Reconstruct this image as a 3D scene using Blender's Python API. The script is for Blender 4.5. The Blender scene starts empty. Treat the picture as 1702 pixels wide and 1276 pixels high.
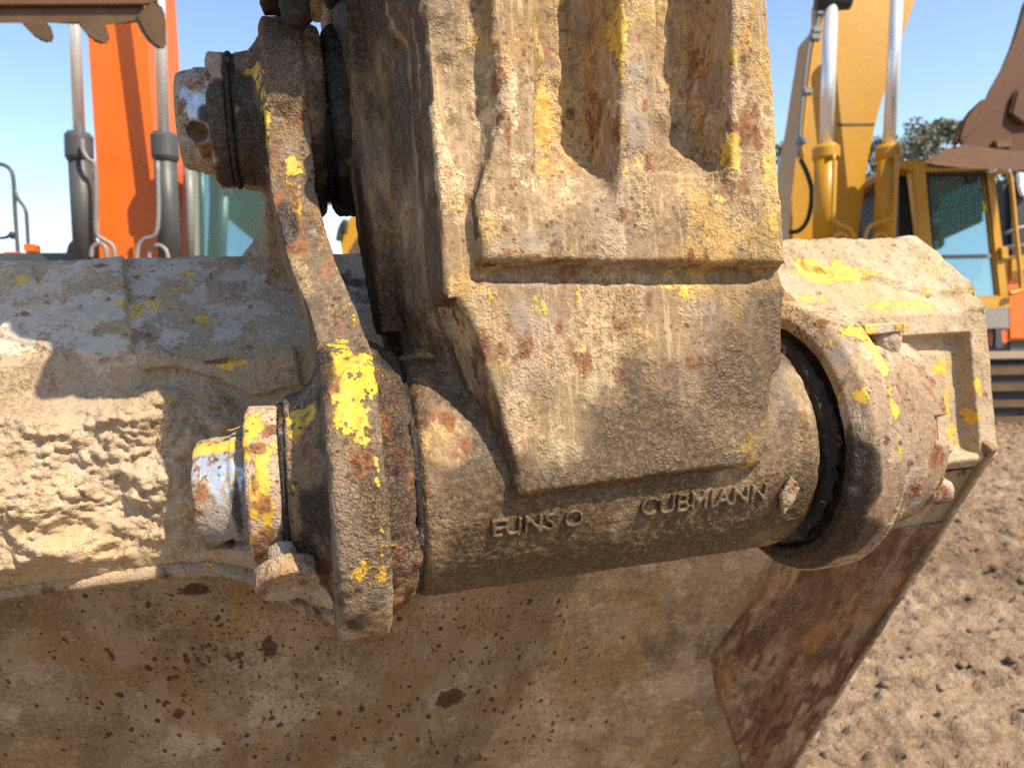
import bpy, bmesh, math, random
import numpy as np
from mathutils import Matrix, Vector
random.seed(7)
R = math.radians
sc = bpy.context.scene

# ------------------------------------------------------------------ camera
F = 1238.0                                   # focal length in photo pixels (1702 x 1276)
CAM = np.array([0.0, 0.0, 1.55])
pt, rl = R(7.3), R(2.2)
FWD = np.array([0, math.cos(pt), -math.sin(pt)])
r0 = np.array([1.0, 0, 0]); u0 = np.array([0, math.sin(pt), math.cos(pt)])
RGT = math.cos(rl) * r0 - math.sin(rl) * u0
UPV = math.sin(rl) * r0 + math.cos(rl) * u0
cd = bpy.data.cameras.new('camera'); cam = bpy.data.objects.new('camera', cd)
sc.collection.objects.link(cam); sc.camera = cam
cam.matrix_world = Matrix(((RGT[0], UPV[0], -FWD[0], CAM[0]), (RGT[1], UPV[1], -FWD[1], CAM[1]),
                           (RGT[2], UPV[2], -FWD[2], CAM[2]), (0, 0, 0, 1)))
cd.sensor_width = 36.0; cd.lens = 36.0 * F / 1702.0
cd.clip_start = 0.02; cd.clip_end = 2000
cd.dof.use_dof = True; cd.dof.focus_distance = 0.60; cd.dof.aperture_fstop = 10.0

# ------------------------------------------------------------------ light
SUN_AZ, SUN_EL = 54.0, 50.0                  # to the right of straight behind the camera
sdir = Vector((math.sin(R(SUN_AZ)) * math.cos(R(SUN_EL)), -math.cos(R(SUN_AZ)) * math.cos(R(SUN_EL)), math.sin(R(SUN_EL))))
ld = bpy.data.lights.new('sun', 'SUN'); ld.energy = 4.5; ld.angle = R(0.53); ld.color = (1.0, 0.87, 0.68)
lo = bpy.data.objects.new('sun', ld); sc.collection.objects.link(lo)
lo.rotation_euler = sdir.to_track_quat('Z', 'Y').to_euler(); lo.location = (6, -6, 9)
wd = bpy.data.worlds.new('World'); sc.world = wd; wd.use_nodes = True
wt = wd.node_tree; bg = wt.nodes['Background']
sky = wt.nodes.new('ShaderNodeTexSky'); sky.sky_type = 'NISHITA'; sky.sun_disc = False
sky.sun_elevation = R(SUN_EL); sky.sun_rotation = R(180 - SUN_AZ)
sky.air_density = 1.0; sky.dust_density = 0.9; sky.ozone_density = 2.0
wt.links.new(sky.outputs[0], bg.inputs[0]); bg.inputs[1].default_value = 0.125
vs = sc.view_settings; vs.view_transform = 'Standard'; vs.look = 'None'; vs.gamma = 1.0
vs.use_curve_mapping = False; vs.exposure = 0.93
sc.cycles.use_denoising = False; sc.cycles.max_bounces = 6; sc.cycles.diffuse_bounces = 3; sc.cycles.glossy_bounces = 3; sc.cycles.transparent_max_bounces = 12

# ------------------------------------------------------------------ the linkage's own frame
# X runs along the bucket pin, Y away from the camera, Z up the casting; camera axes are right, up, forward
aC = np.array([4450, 328, 1238.0]); aC /= np.linalg.norm(aC)
lC = np.array([-.0735, .997, 0]); lC -= aC * (aC @ lC); lC /= np.linalg.norm(lC)
mC = np.cross(aC, lC); mC = mC if mC[2] > 0 else -mC
MC = np.stack([aC, mC, lC], 1)
OC = np.array([0, (638 - 769) / F, 1]) * .62
C2W = np.stack([RGT, UPV, FWD], 1)
MW = C2W @ MC; OW = CAM + C2W @ OC
RIG = Matrix([list(MW[i]) + [OW[i]] for i in range(3)] + [[0, 0, 0, 1]])

def rproj(P):                                # rig points -> photo pixels and depth
    c = OC + np.asarray(P) @ MC.T
    return 851 + F * c[:, 0] / c[:, 2], 638 - F * c[:, 1] / c[:, 2], c[:, 2]
def onY(px, py, Y):
    d = MC.T @ np.array([(px - 851) / F, (638 - py) / F, 1.0]); o = -MC.T @ OC
    return o + d * ((Y - o[1]) / d[1])
def Wp(px, py, depth):                       # a world point seen at a photo pixel, at a given distance
    return Vector(CAM + C2W @ (np.array([(px - 851) / F, (638 - py) / F, 1.0]) * depth))

# ------------------------------------------------------------------ noise
def _h(ix, iy, iz, seed):
    h = (ix.astype(np.uint32) * np.uint32(374761393) + iy.astype(np.uint32) * np.uint32(668265263)
         + iz.astype(np.uint32) * np.uint32(2246822519) + np.uint32((seed * 3266489917) & 0xffffffff))
    h = (h ^ (h >> np.uint32(13))) * np.uint32(1274126177)
    h = (h ^ (h >> np.uint32(16))) * np.uint32(2654435761)
    return (h ^ (h >> np.uint32(15))).astype(np.float64) / 4294967295.0
def vn(P, seed=0):
    i = np.floor(P).astype(np.int64); f = P - i; u = f * f * f * (f * (f * 6 - 15) + 10)
    o = 0
    for dx in (0, 1):
        wx = u[:, 0] if dx else 1 - u[:, 0]
        for dy in (0, 1):
            wy = u[:, 1] if dy else 1 - u[:, 1]
            for dz in (0, 1):
                wz = u[:, 2] if dz else 1 - u[:, 2]
                o = o + wx * wy * wz * _h(i[:, 0] + dx, i[:, 1] + dy, i[:, 2] + dz, seed)
    return o
def fbm(P, scale, octv=4, gain=.5, seed=0, ridge=False):
    P = np.asarray(P, float) * scale; a = 1.0; s = 0; t = 0
    for k in range(octv):
        n = vn(P + 17.3 * k, seed + k)
        if ridge: n = 1 - np.abs(2 * n - 1)
        s = s + a * n; t += a; a *= gain; P = P * 2.03
    return s / t                              # 0..1
def worley(P, scale, seed=0):
    P = np.asarray(P, float) * scale; i = np.floor(P).astype(np.int64); f = P - i
    d1 = np.full(len(P), 9.0); d2 = np.full(len(P), 9.0); cid = np.zeros(len(P))
    for dx in (-1, 0, 1):
        for dy in (-1, 0, 1):
            for dz in (-1, 0, 1):
                a, b, c = i[:, 0] + dx, i[:, 1] + dy, i[:, 2] + dz
                d = np.sqrt((dx + _h(a, b, c, seed) - f[:, 0]) ** 2 + (dy + _h(a, b, c, seed + 1) - f[:, 1]) ** 2
                            + (dz + _h(a, b, c, seed + 2) - f[:, 2]) ** 2)
                n = d < d1
                d2 = np.where(n, d1, np.minimum(d2, d)); cid = np.where(n, _h(a, b, c, seed + 3), cid); d1 = np.where(n, d, d1)
    return d1, d2, cid
def ss(a, b, x):
    t = np.clip((x - a) / (b - a), 0, 1); return t * t * (3 - 2 * t)

# ------------------------------------------------------------------ materials
class NT:
    def __init__(s, name):
        s.m = bpy.data.materials.new(name); s.m.use_nodes = True; s.t = s.m.node_tree
        s.b = s.t.nodes['Principled BSDF']; s.out = s.t.nodes['Material Output']
    def n(s, ty, **k):
        x = s.t.nodes.new('ShaderNode' + ty)
        for a, b in k.items(): setattr(x, a, b)
        return x
    def put(s, sock, v):
        if hasattr(v, 'links'): s.t.links.new(v, sock)
        else: sock.default_value = v
    def ma(s, op, a, b=0.0, c=None, clamp=False):
        x = s.n('Math', operation=op, use_clamp=clamp); s.put(x.inputs[0], a); s.put(x.inputs[1], b)
        if c is not None: s.put(x.inputs[2], c)
        return x.outputs[0]
    def step(s, v, lo, hi):
        x = s.n('MapRange', interpolation_type='SMOOTHSTEP'); s.put(x.inputs[0], v)
        x.inputs[1].default_value = lo; x.inputs[2].default_value = hi
        return x.outputs[0]
    def mix(s, f, a, b):
        x = s.n('Mix', data_type='RGBA'); s.put(x.inputs[0], f)
        s.put(x.inputs[6], (*a, 1) if isinstance(a, tuple) else a); s.put(x.inputs[7], (*b, 1) if isinstance(b, tuple) else b)
        return x.outputs[2]
    def mixf(s, f, a, b):
        x = s.n('Mix', data_type='FLOAT'); s.put(x.inputs[0], f); s.put(x.inputs[2], a); s.put(x.inputs[3], b)
        return x.outputs[0]
    def noise(s, co, scale, det=5, rough=.6, dist=0.0):
        x = s.n('TexNoise'); s.t.links.new(co, x.inputs['Vector']); x.inputs['Scale'].default_value = scale
        x.inputs['Detail'].default_value = det; x.inputs['Roughness'].default_value = rough; x.inputs['Distortion'].default_value = dist
        return x.outputs[0]
    def vor(s, co, scale, feat='F1'):
        x = s.n('TexVoronoi', feature=feat); s.t.links.new(co, x.inputs['Vector']); x.inputs['Scale'].default_value = scale
        return x.outputs['Distance']
    def ramp(s, v, stops):
        x = s.n('ValToRGB'); s.t.links.new(v, x.inputs[0]); cr = x.color_ramp
        while len(cr.elements) < len(stops): cr.elements.new(.5)
        for e, (p, c) in zip(cr.elements, stops): e.position = p; e.color = (*c, 1)
        return x.outputs[0]
    def co(s, stretch=None, off=(0, 0, 0)):
        c = s.n('TexCoord').outputs['Object']
        mp = s.n('Mapping'); s.t.links.new(c, mp.inputs[0]); mp.inputs['Scale'].default_value = stretch or (1, 1, 1)
        mp.inputs['Location'].default_value = off
        return mp.outputs[0]

YEL = (.74, .45, .02); BYEL = (.70, .43, .03); RUST = (.185, .078, .034); GREASE_SHADE = (.016, .011, .008); GREY = (.21, .195, .19); MUDL = (.55, .43, .27)
GR = {}

def grime(name, cols, hueA=(.46, .31, .12), hueB=(.30, .24, .215), bare=(.17, .13, .095), bare_amt=.75, grain=1.0, bump=1.0, rust=0.0, yel=0.0, dark=0.0, grey=0.0, pits=.8, rough=.88,
          ycol=YEL, rcol=RUST, gcol=GREY, dcol=GREASE_SHADE, grough=.42, gmetal=.0, crust=.0009, stretch=(1, 1, .6), hue=.55, cs=30, kw=.20, rw=.20, rn=.36, sand=.20, scr=None, scr_amt=.5):
    """worn, dirty steel: a patchy mud crust over bare casting, then metal (mk.a), paint (mk.r), rust (mk.g) and grease with some painted shade (mk.b)"""
    GR[name] = dict(amb=np.array([yel, rust, dark, grey]), crust=crust, stretch=np.array(stretch), cs=cs, rn=rn)
    g = NT(name); c = g.co()
    nB = g.noise(c, 55, 4, .68, .3); nC = g.noise(c, 230, 3, .7); nD = g.noise(c, 640, 1, .6)
    at = g.n('Attribute', attribute_name='mk'); sep = g.n('SeparateColor'); g.t.links.new(at.outputs['Color'], sep.inputs[0])
    az = g.n('Attribute', attribute_name='nz'); sez = g.n('SeparateColor'); g.t.links.new(az.outputs['Color'], sez.inputs[0])
    v = g.ma('ADD', g.ma('ADD', g.ma('MULTIPLY', sez.outputs[0], .40), g.ma('MULTIPLY', nB, .30)), g.ma('MULTIPLY', nC, .45))
    v = g.ma('MULTIPLY_ADD', g.ma('SUBTRACT', v, .575), 1.7, .5)
    col = g.ramp(v, cols)
    col = g.mix(g.ma('MULTIPLY', g.step(sez.outputs[1], .50, .62), hue), col, hueA)
    col = g.mix(g.ma('MULTIPLY', g.step(sez.outputs[2], .50, .62), hue), col, hueB)
    cr = g.step(g.ma('ADD', az.outputs['Alpha'], g.ma('MULTIPLY', g.ma('SUBTRACT', nC, .5), .7)), .35, .65)
    col = g.mix(g.ma('MULTIPLY', g.ma('SUBTRACT', 1.0, cr), bare_amt), col, g.mix(nC, tuple(x * .5 for x in bare), tuple(min(1, x * 1.6) for x in bare)))
    if scr:
        ns = g.noise(g.co(scr), 1.0, 3, .62)
        col = g.mix(g.ma('MULTIPLY', g.step(ns, .54, .68), scr_amt), col, tuple(min(1, x * 1.15 + .02) for x in cols[-1][1]))
        col = g.mix(g.ma('MULTIPLY', g.step(ns, .44, .30), scr_amt), col, tuple(x * .8 for x in cols[0][1]))
    if sand:
        col = g.mix(g.ma('MULTIPLY', g.step(nD, .56, .66), sand), col, MUDL)
        col = g.mix(g.ma('MULTIPLY', g.step(nD, .44, .34), sand), col, tuple(x * .45 for x in cols[0][1]))
    def mask(a, k, w, nz=nC): return g.step(g.ma('ADD', a, g.ma('MULTIPLY', g.ma('SUBTRACT', nz, .5), k)), .2 - w, .2 + w)
    mG = mask(at.outputs['Alpha'], .7, .14); mY = mask(sep.outputs[0], 1.6, .07); mR = mask(sep.outputs[1], 1.2, rw); mK = mask(sep.outputs[2], .5, kw)
    col = g.mix(g.ma('MULTIPLY', mG, .88), col, g.mix(nB, tuple(x * .6 for x in gcol), tuple(min(1, x * 1.45) for x in gcol)))
    col = g.mix(g.ma('MULTIPLY', mY, g.mixf(g.step(sez.outputs[0], .42, .60), .95, .72)), col, g.mix(g.step(g.ma('ADD', nB, g.ma('SUBTRACT', nC, .5)), .3, .75), tuple(x * .72 + .02 for x in ycol), ycol))
    col = g.mix(g.ma('MULTIPLY', mR, .93), col, g.mix(g.step(nC, .3, .7), tuple(x * .38 for x in rcol), tuple(min(1, x * 1.5) for x in rcol)))
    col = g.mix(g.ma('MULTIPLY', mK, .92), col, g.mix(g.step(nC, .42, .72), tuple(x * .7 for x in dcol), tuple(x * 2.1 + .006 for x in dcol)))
    if sand: col = g.mix(g.ma('MULTIPLY', g.ma('MULTIPLY', g.step(nD, .58, .68), mK), sand), col, (.34, .25, .15))
    if pits:
        pv = g.ma('ADD', g.vor(c, 150), g.ma('MULTIPLY', g.ma('SUBTRACT', nB, .5), 1.5))
        col = g.mix(g.ma('MULTIPLY', g.step(pv, .17, .06), pits), col, (.055, .032, .02))
    g.put(g.b.inputs['Base Color'], col)
    ro = g.mixf(mG, rough, grough); ro = g.mixf(mY, ro, .45); ro = g.mixf(mR, ro, .9); ro = g.mixf(mK, ro, .5)
    g.put(g.b.inputs['Roughness'], ro)
    if gmetal: g.put(g.b.inputs['Metallic'], g.ma('MULTIPLY', g.ma('MULTIPLY', mG, g.ma('SUBTRACT', 1.0, mY)), gmetal))
    g.b.inputs['Specular IOR Level'].default_value = .32
    smooth = g.ma('MULTIPLY', g.ma('SUBTRACT', 1.0, g.ma('MULTIPLY', g.ma('MAXIMUM', mY, mG), .6)), g.mixf(cr, .35, 1.0))
    hgt = g.ma('ADD', g.ma('MULTIPLY', nB, .45), g.ma('ADD', g.ma('MULTIPLY', nC, .62 * grain), g.ma('MULTIPLY', nD, .32 * grain)))
    hgt = g.ma('SUBTRACT', hgt, .225 + .47 * grain)
    hgt = g.ma('ADD', g.ma('MULTIPLY', hgt, smooth), g.ma('MULTIPLY', mY, .10))
    bp = g.n('Bump'); bp.inputs['Strength'].default_value = 1.0; bp.inputs['Distance'].default_value = .0048 * bump
    g.put(bp.inputs['Height'], hgt); g.t.links.new(bp.outputs[0], g.b.inputs['Normal'])
    return g.m
def std(f): return np.clip((f - .5) / .115, -3, 3)
def bake(me, gr, K):
    """breaks the wear and painted shade marks up with noise, lifts the crust and stores the fields the material reads"""
    V = verts(me); N = norms(me); S = V * gr['stretch']
    if K is None: K = np.zeros((len(V), 4))
    cr = ss(.43, .545, fbm(S, gr['cs'], 5, .62, 71) + .10 * (fbm(V, 7, 3, .5, 72) - .5) * 2)
    if gr['crust']: setv(me, V + N * (gr['crust'] * (cr - .5))[:, None])
    out = np.zeros((len(V), 4))
    for j, (sc_, o_) in enumerate(((38, 6), (70, 5), (20, 5), (34, 6))):
        out[:, j] = (-.62 if j == 0 else -.45) + (1.05 if j == 0 else .92) * K[:, j] + gr['amb'][j] + (.40, gr['rn'], .25, .28)[j] * std(fbm(S, sc_, o_, .64, 81 + j))
    nz = np.stack([fbm(V, 9, 4, .55, 91), fbm(S, 15, 5, .6, 92), fbm(S, 19, 5, .6, 93), cr], -1)
    for nm, A in (('mk', out), ('nz', nz)):
        at = me.attributes.new(nm, 'FLOAT_COLOR', 'POINT'); at.data.foreach_set('color', np.ascontiguousarray(A, dtype=np.float32).ravel())

def paint(name, col, rough=.45, dirt=.35, dcol=(.20, .15, .10), scale=2.0, metal=0.0):
    g = NT(name); c = g.co()
    n1 = g.noise(c, scale, 6, .65, .4); n2 = g.noise(c, scale * 9, 5, .7)
    m = g.ma('MULTIPLY', g.step(g.ma('ADD', g.ma('MULTIPLY', n1, .65), g.ma('MULTIPLY', n2, .35)), .42, .68), dirt)
    cc = g.mix(n1, tuple(x * .85 for x in col), tuple(min(1, x * 1.08) for x in col))
    cc = g.mix(m, cc, dcol); cc = g.mix(g.step(n2, .68, .74), cc, tuple(x * .4 for x in dcol))
    g.put(g.b.inputs['Base Color'], cc); g.put(g.b.inputs['Roughness'], g.mixf(m, rough, .85))
    g.b.inputs['Metallic'].default_value = metal
    bp = g.n('Bump'); bp.inputs['Strength'].default_value = .25; bp.inputs['Distance'].default_value = .01
    g.put(bp.inputs['Height'], n2); g.t.links.new(bp.outputs[0], g.b.inputs['Normal'])
    return g.m

def glass(name, tint, fac):
    g = NT(name); g.t.nodes.remove(g.b)
    tr = g.n('BsdfTransparent'); tr.inputs[0].default_value = (*tint, 1)
    gl = g.n('BsdfGlossy'); gl.inputs['Color'].default_value = (.62, .86, .84, 1); gl.inputs['Roughness'].default_value = .04
    df = g.n('BsdfDiffuse'); df.inputs['Color'].default_value = (.20, .34, .33, 1)
    m1 = g.n('MixShader'); m1.inputs[0].default_value = .3
    g.t.links.new(gl.outputs[0], m1.inputs[1]); g.t.links.new(df.outputs[0], m1.inputs[2])
    m2 = g.n('MixShader'); m2.inputs[0].default_value = fac
    g.t.links.new(tr.outputs[0], m2.inputs[1]); g.t.links.new(m1.outputs[0], m2.inputs[2])
    g.t.links.new(m2.outputs[0], g.out.inputs[0])
    return g.m

M = {}
M['link'] = grime('worn_casting', [(.26, (.145, .088, .042)), (.40, (.295, .198, .104)), (.54, (.445, .316, .175)), (.70, (.64, .49, .30))], hueA=(.51, .315, .09), hueB=(.37, .275, .20), bare=(.19, .125, .07), bare_amt=.66,
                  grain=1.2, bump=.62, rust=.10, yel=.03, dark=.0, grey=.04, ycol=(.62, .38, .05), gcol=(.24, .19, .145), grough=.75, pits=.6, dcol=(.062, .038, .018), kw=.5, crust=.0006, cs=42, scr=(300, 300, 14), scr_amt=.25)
M['link_dark'] = grime('greasy_casting', [(.32, (.03, .02, .013)), (.5, (.07, .046, .028)), (.7, (.16, .105, .06))], hueA=(.12, .06, .025), hueB=(.06, .05, .04), bare=(.03, .022, .016), rust=.12, dark=.3, crust=.002, yel=-.5, sand=0)
M['letters'] = grime('cast_letters', [(.32, (.13, .09, .052)), (.5, (.25, .18, .105)), (.68, (.42, .31, .19))], bare=(.13, .09, .055), bare_amt=.4, grain=1.0, bump=.7, rust=.05, yel=-.3, dcol=(.062, .038, .018), kw=.5, crust=.0003)
M['side'] = grime('worn_side_link', [(.28, (.085, .054, .030)), (.43, (.195, .130, .072)), (.56, (.33, .235, .138)), (.70, (.52, .40, .25))], hueA=(.28, .155, .055), hueB=(.215, .165, .12), bare=(.10, .073, .05),
                  grain=1.15, rust=.12, yel=.06, dark=.14, ycol=BYEL, crust=.0011)
M['collar'] = grime('rusty_crust', [(.30, (.045, .026, .016)), (.46, (.14, .08, .042)), (.60, (.27, .16, .085)), (.74, (.42, .29, .18))], hueA=(.30, .15, .06), hueB=(.10, .07, .05), bare=(.05, .033, .022), grain=1.6, bump=1.3, rust=.25, dark=.2, crust=.0028)
M['washer'] = grime('painted_washer', [(.30, (.19, .13, .09)), (.46, (.38, .28, .185)), (.62, (.56, .44, .30))], hueA=(.42, .25, .11), hueB=(.40, .32, .28), bare=(.20, .13, .085), bare_amt=.5, grain=.8, rust=.26, yel=.16, dark=.10, ycol=BYEL, crust=.0009)
M['pin'] = grime('pin_steel', [(.30, (.14, .105, .07)), (.46, (.28, .225, .155)), (.62, (.44, .37, .265))], hueA=(.30, .19, .08), hueB=(.27, .26, .25), bare=(.20, .19, .18), bare_amt=.5, grain=.7, bump=.7, rust=.14, gcol=(.42, .47, .54), grough=.25, gmetal=.4, ycol=BYEL, crust=.0008)
M['rubber'] = grime('grease_black', [(.3, (.010, .008, .006)), (.5, (.026, .020, .015)), (.7, (.07, .055, .04))], hueA=(.03, .02, .01), hueB=(.03, .027, .025), bare=(.012, .01, .008), grain=1.2, rough=.65, crust=.0008, yel=-.5, sand=0)
M['crumb'] = grime('grease_crumbs', [(.32, (.014, .010, .008)), (.5, (.045, .033, .023)), (.7, (.13, .10, .07))], hueA=(.05, .03, .016), hueB=(.06, .05, .045), bare=(.02, .015, .012), grain=1.8, bump=1.4, rough=.8, crust=.002, yel=-.5, sand=0)
M['mud'] = grime('dry_mud', [(.28, (.22, .155, .095)), (.44, (.35, .26, .165)), (.58, (.44, .335, .22)), (.74, (.53, .42, .29))], hueA=(.42, .30, .16), hueB=(.36, .295, .235), bare=(.29, .21, .135), bare_amt=.45, grain=1.1, bump=1.5, gcol=(.36, .345, .325), grough=.9,
                 ycol=BYEL, yel=.05, rust=.04, pits=.35, crust=.0012, stretch=(1, 1, 1), hue=.5)
M['mud_beam'] = grime('dry_mud_on_paint', [(.28, (.24, .172, .105)), (.44, (.39, .292, .185)), (.58, (.47, .362, .24)), (.74, (.57, .455, .315))], hueA=(.47, .335, .165), hueB=(.42, .335, .25), bare=(.30, .22, .138), bare_amt=.5, grain=.9, bump=1.0, gcol=(.45, .395, .325), grough=.9,
                 ycol=BYEL, yel=-.06, rust=-.10, pits=.35, crust=.0005, stretch=(1, 1, 1), hue=.5)
M['wrapper'] = grime('rusty_wrapper', [(.28, (.11, .068, .034)), (.42, (.18, .122, .068)), (.56, (.25, .178, .108)), (.72, (.38, .29, .195))], hueA=(.21, .118, .042), hueB=(.27, .195, .125), bare=(.15, .09, .04), bare_amt=.45, grain=.25, bump=.5, rcol=(.058, .022, .010), yel=-.5, rust=-.05, pits=0, crust=.0004, stretch=(1, .55, .55), hue=.6, cs=11, sand=.12, rw=.10, rn=.20, scr=(190, 14, 14), scr_amt=.13)
M['wear'] = grime('rusty_plate', [(.30, (.045, .021, .010)), (.44, (.105, .047, .020)), (.58, (.18, .095, .045)), (.74, (.30, .20, .125))], hueA=(.20, .078, .020), hueB=(.16, .105, .065), bare=(.085, .038, .015), bare_amt=.6, grain=.4, bump=.6, rcol=(.075, .027, .012), yel=-.5, rust=.22, gcol=(.20, .13, .07), grough=.9, pits=0, crust=.0008, stretch=(1, .3, .3), hue=.7, cs=16)
M['eye'] = grime('pale_painted_eye', [(.28, (.17, .112, .066)), (.42, (.33, .235, .142)), (.56, (.48, .36, .225)), (.72, (.62, .49, .325))], hueA=(.46, .29, .10), hueB=(.36, .27, .195), bare=(.185, .12, .072), bare_amt=.55, grain=.8, bump=.8, rust=.10, yel=.10, dark=.10, ycol=BYEL, crust=.0007)
M['bolt'] = grime('bolt_head', [(.30, (.19, .14, .09)), (.46, (.36, .28, .19)), (.66, (.52, .43, .31))], hueA=(.34, .19, .08), hueB=(.36, .33, .30), bare=(.17, .10, .06), grain=1.1, rust=.14, crust=.0004)

# ------------------------------------------------------------------ objects
def tag(o, label=None, cat=None, group=None, kind=None):
    for k, v in (('label', label), ('category', cat), ('group', group), ('kind', kind)):
        if v: o[k] = v
    return o
def thing(name, label, cat, at=(0, 0, 0), group=None, rig=False):
    o = bpy.data.objects.new(name, None); sc.collection.objects.link(o); o.empty_display_size = .05
    o.matrix_world = RIG @ Matrix.Translation(at) if rig else Matrix.Translation(at)
    return tag(o, label, cat, group)
def part(name, me, mat, parent=None, rig=False, label=None):
    if mat.name in GR: bake(me, GR[mat.name], KS.pop(me.name, None))
    o = bpy.data.objects.new(name, me); sc.collection.objects.link(o)
    me.materials.clear(); me.materials.append(mat)
    base = RIG if rig else Matrix.Identity(4)
    if parent is not None:
        o.parent = parent; o.matrix_parent_inverse = PW.get(parent.name, parent.matrix_world).inverted() @ base
    else:
        o.matrix_world = base
    PW[o.name] = base
    if label: o['label'] = label
    return o
KS = {}
PW = {}

def verts(me):
    a = np.empty(len(me.vertices) * 3); me.vertices.foreach_get('co', a); return a.reshape(-1, 3)
def norms(me):
    a = np.empty(len(me.vertices) * 3); me.vertex_normals.foreach_get('vector', a); return a.reshape(-1, 3)
def setv(me, V): me.vertices.foreach_set('co', np.ascontiguousarray(V).ravel()); me.update()
def mk(me, K): KS[me.name] = np.asarray(K, float)
def grid_mesh(P, name='g', wrap=False):       # P: (nu, nv, 3)
    nu, nv = P.shape[:2]; idx = np.arange(nu * nv).reshape(nu, nv)
    if wrap: idx = np.vstack([idx, idx[:1]])
    q = np.stack([idx[:-1, :-1], idx[1:, :-1], idx[1:, 1:], idx[:-1, 1:]], -1).reshape(-1, 4)
    return raw(name, P.reshape(-1, 3), q)
def raw(name, V, q):
    me = bpy.data.meshes.new(name); V = np.asarray(V, float); q = np.asarray(q)
    me.vertices.add(len(V)); me.vertices.foreach_set('co', V.ravel())
    k = q.shape[1]; me.loops.add(q.size); me.loops.foreach_set('vertex_index', q.ravel().astype(np.int32))
    me.polygons.add(len(q)); me.polygons.foreach_set('loop_start', np.arange(0, q.size, k, dtype=np.int32))
    me.update(calc_edges=True); me.validate(); me.shade_smooth()
    return me
def from_bm(bm, name='m', smooth=False):
    bmesh.ops.recalc_face_normals(bm, faces=bm.faces)
    me = bpy.data.meshes.new(name); bm.to_mesh(me); bm.free()
    if smooth: me.shade_smooth()
    return me
def lathe(bm, prof, c=(0, 0), seg=96, notch=None):     # profile of (X, r) about the axis Y=c0, Z=c1
    rings = []
    for x, r in prof:
        ring = []
        for k in range(seg):
            t = 2 * math.pi * k / seg; rr = notch(x, t, r) if notch else r
            ring.append(bm.verts.new((x, c[0] + rr * math.cos(t), c[1] + rr * math.sin(t))))
        rings.append(ring)
    for a, b in zip(rings, rings[1:]):
        for k in range(seg): bm.faces.new((a[k], a[(k + 1) % seg], b[(k + 1) % seg], b[k]))
    bm.faces.new(list(reversed(rings[0]))); bm.faces.new(rings[-1])
def dense_lathe(prof, c=(0, 0), step=.0015, seg=None, notch=None):
    pr = np.array(prof, float); out = []
    for (x1, r1), (x2, r2) in zip(pr, pr[1:]):
        n_ = max(1, int(math.hypot(x2 - x1, r2 - r1) / step)); out += [(x1 + (x2 - x1) * k / n_, r1 + (r2 - r1) * k / n_) for k in range(n_)]
    out = np.array(out + [tuple(pr[-1])]); seg = seg or int(2 * math.pi * pr[:, 1].max() / step)
    t = np.linspace(0, 2 * math.pi, seg, endpoint=False); X_, T_ = np.meshgrid(out[:, 0], t); R_ = np.tile(out[:, 1], (seg, 1))
    if notch is not None: R_ = notch(X_, T_, R_)
    me = grid_mesh(np.stack([X_, c[0] + R_ * np.cos(T_), c[1] + R_ * np.sin(T_)], -1), wrap=True); V = verts(me); N = norms(me)
    i = np.argmax(np.hypot(V[:, 1] - c[0], V[:, 2] - c[1]))
    if N[i, 1] * (V[i, 1] - c[0]) + N[i, 2] * (V[i, 2] - c[1]) < 0: me.flip_normals()
    return me
def prism(bm, pts, d):                        # closed polygon pts swept by vector d
    a = [bm.verts.new(p) for p in pts]; b = [bm.verts.new(Vector(p) + Vector(d)) for p in pts]; n = len(a)
    bm.faces.new(a); bm.faces.new(list(reversed(b)))
    for k in range(n): bm.faces.new((a[k], b[k], b[(k + 1) % n], a[(k + 1) % n]))
def box(bm, x0, x1, y0, y1, z0, z1):
    prism(bm, [(x0, y0, z0), (x1, y0, z0), (x1, y1, z0), (x0, y1, z0)], (0, 0, z1 - z0))
def loft(bm, rings):
    vs_ = [[bm.verts.new(p) for p in r] for r in rings]; n = len(rings[0])
    for a, b in zip(vs_, vs_[1:]):
        for k in range(n): bm.faces.new((a[k], a[(k + 1) % n], b[(k + 1) % n], b[k]))
    bm.faces.new(list(reversed(vs_[0]))); bm.faces.new(vs_[-1])
def tube(bm, pts, r, seg=10, cap=True):
    pts = [Vector(p) for p in pts]; rings = []; pn = None
    for i, p in enumerate(pts):
        t = ((pts[min(i + 1, len(pts) - 1)] - p).normalized() + (p - pts[max(i - 1, 0)]).normalized()).normalized()
        if pn is None:
            pn = t.orthogonal().normalized()
        pn = (pn - t * pn.dot(t)).normalized(); b = t.cross(pn)
        rr = r[i] if isinstance(r, (list, tuple)) else r
        rings.append([p + (pn * math.cos(2 * math.pi * k / seg) + b * math.sin(2 * math.pi * k / seg)) * rr for k in range(seg)])
    loft(bm, rings)
def curve(pts, n=8):                          # Catmull-Rom
    pts = [Vector(p) for p in pts]; out = []
    for i in range(len(pts) - 1):
        p0, p1, p2, p3 = pts[max(i - 1, 0)], pts[i], pts[i + 1], pts[min(i + 2, len(pts) - 1)]
        for k in range(n):
            t = k / n
            out.append(.5 * ((2 * p1) + (p2 - p0) * t + (2 * p0 - 5 * p1 + 4 * p2 - p3) * t * t + (3 * p1 - p0 - 3 * p2 + p3) * t ** 3))
    return out + [pts[-1]]
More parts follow.
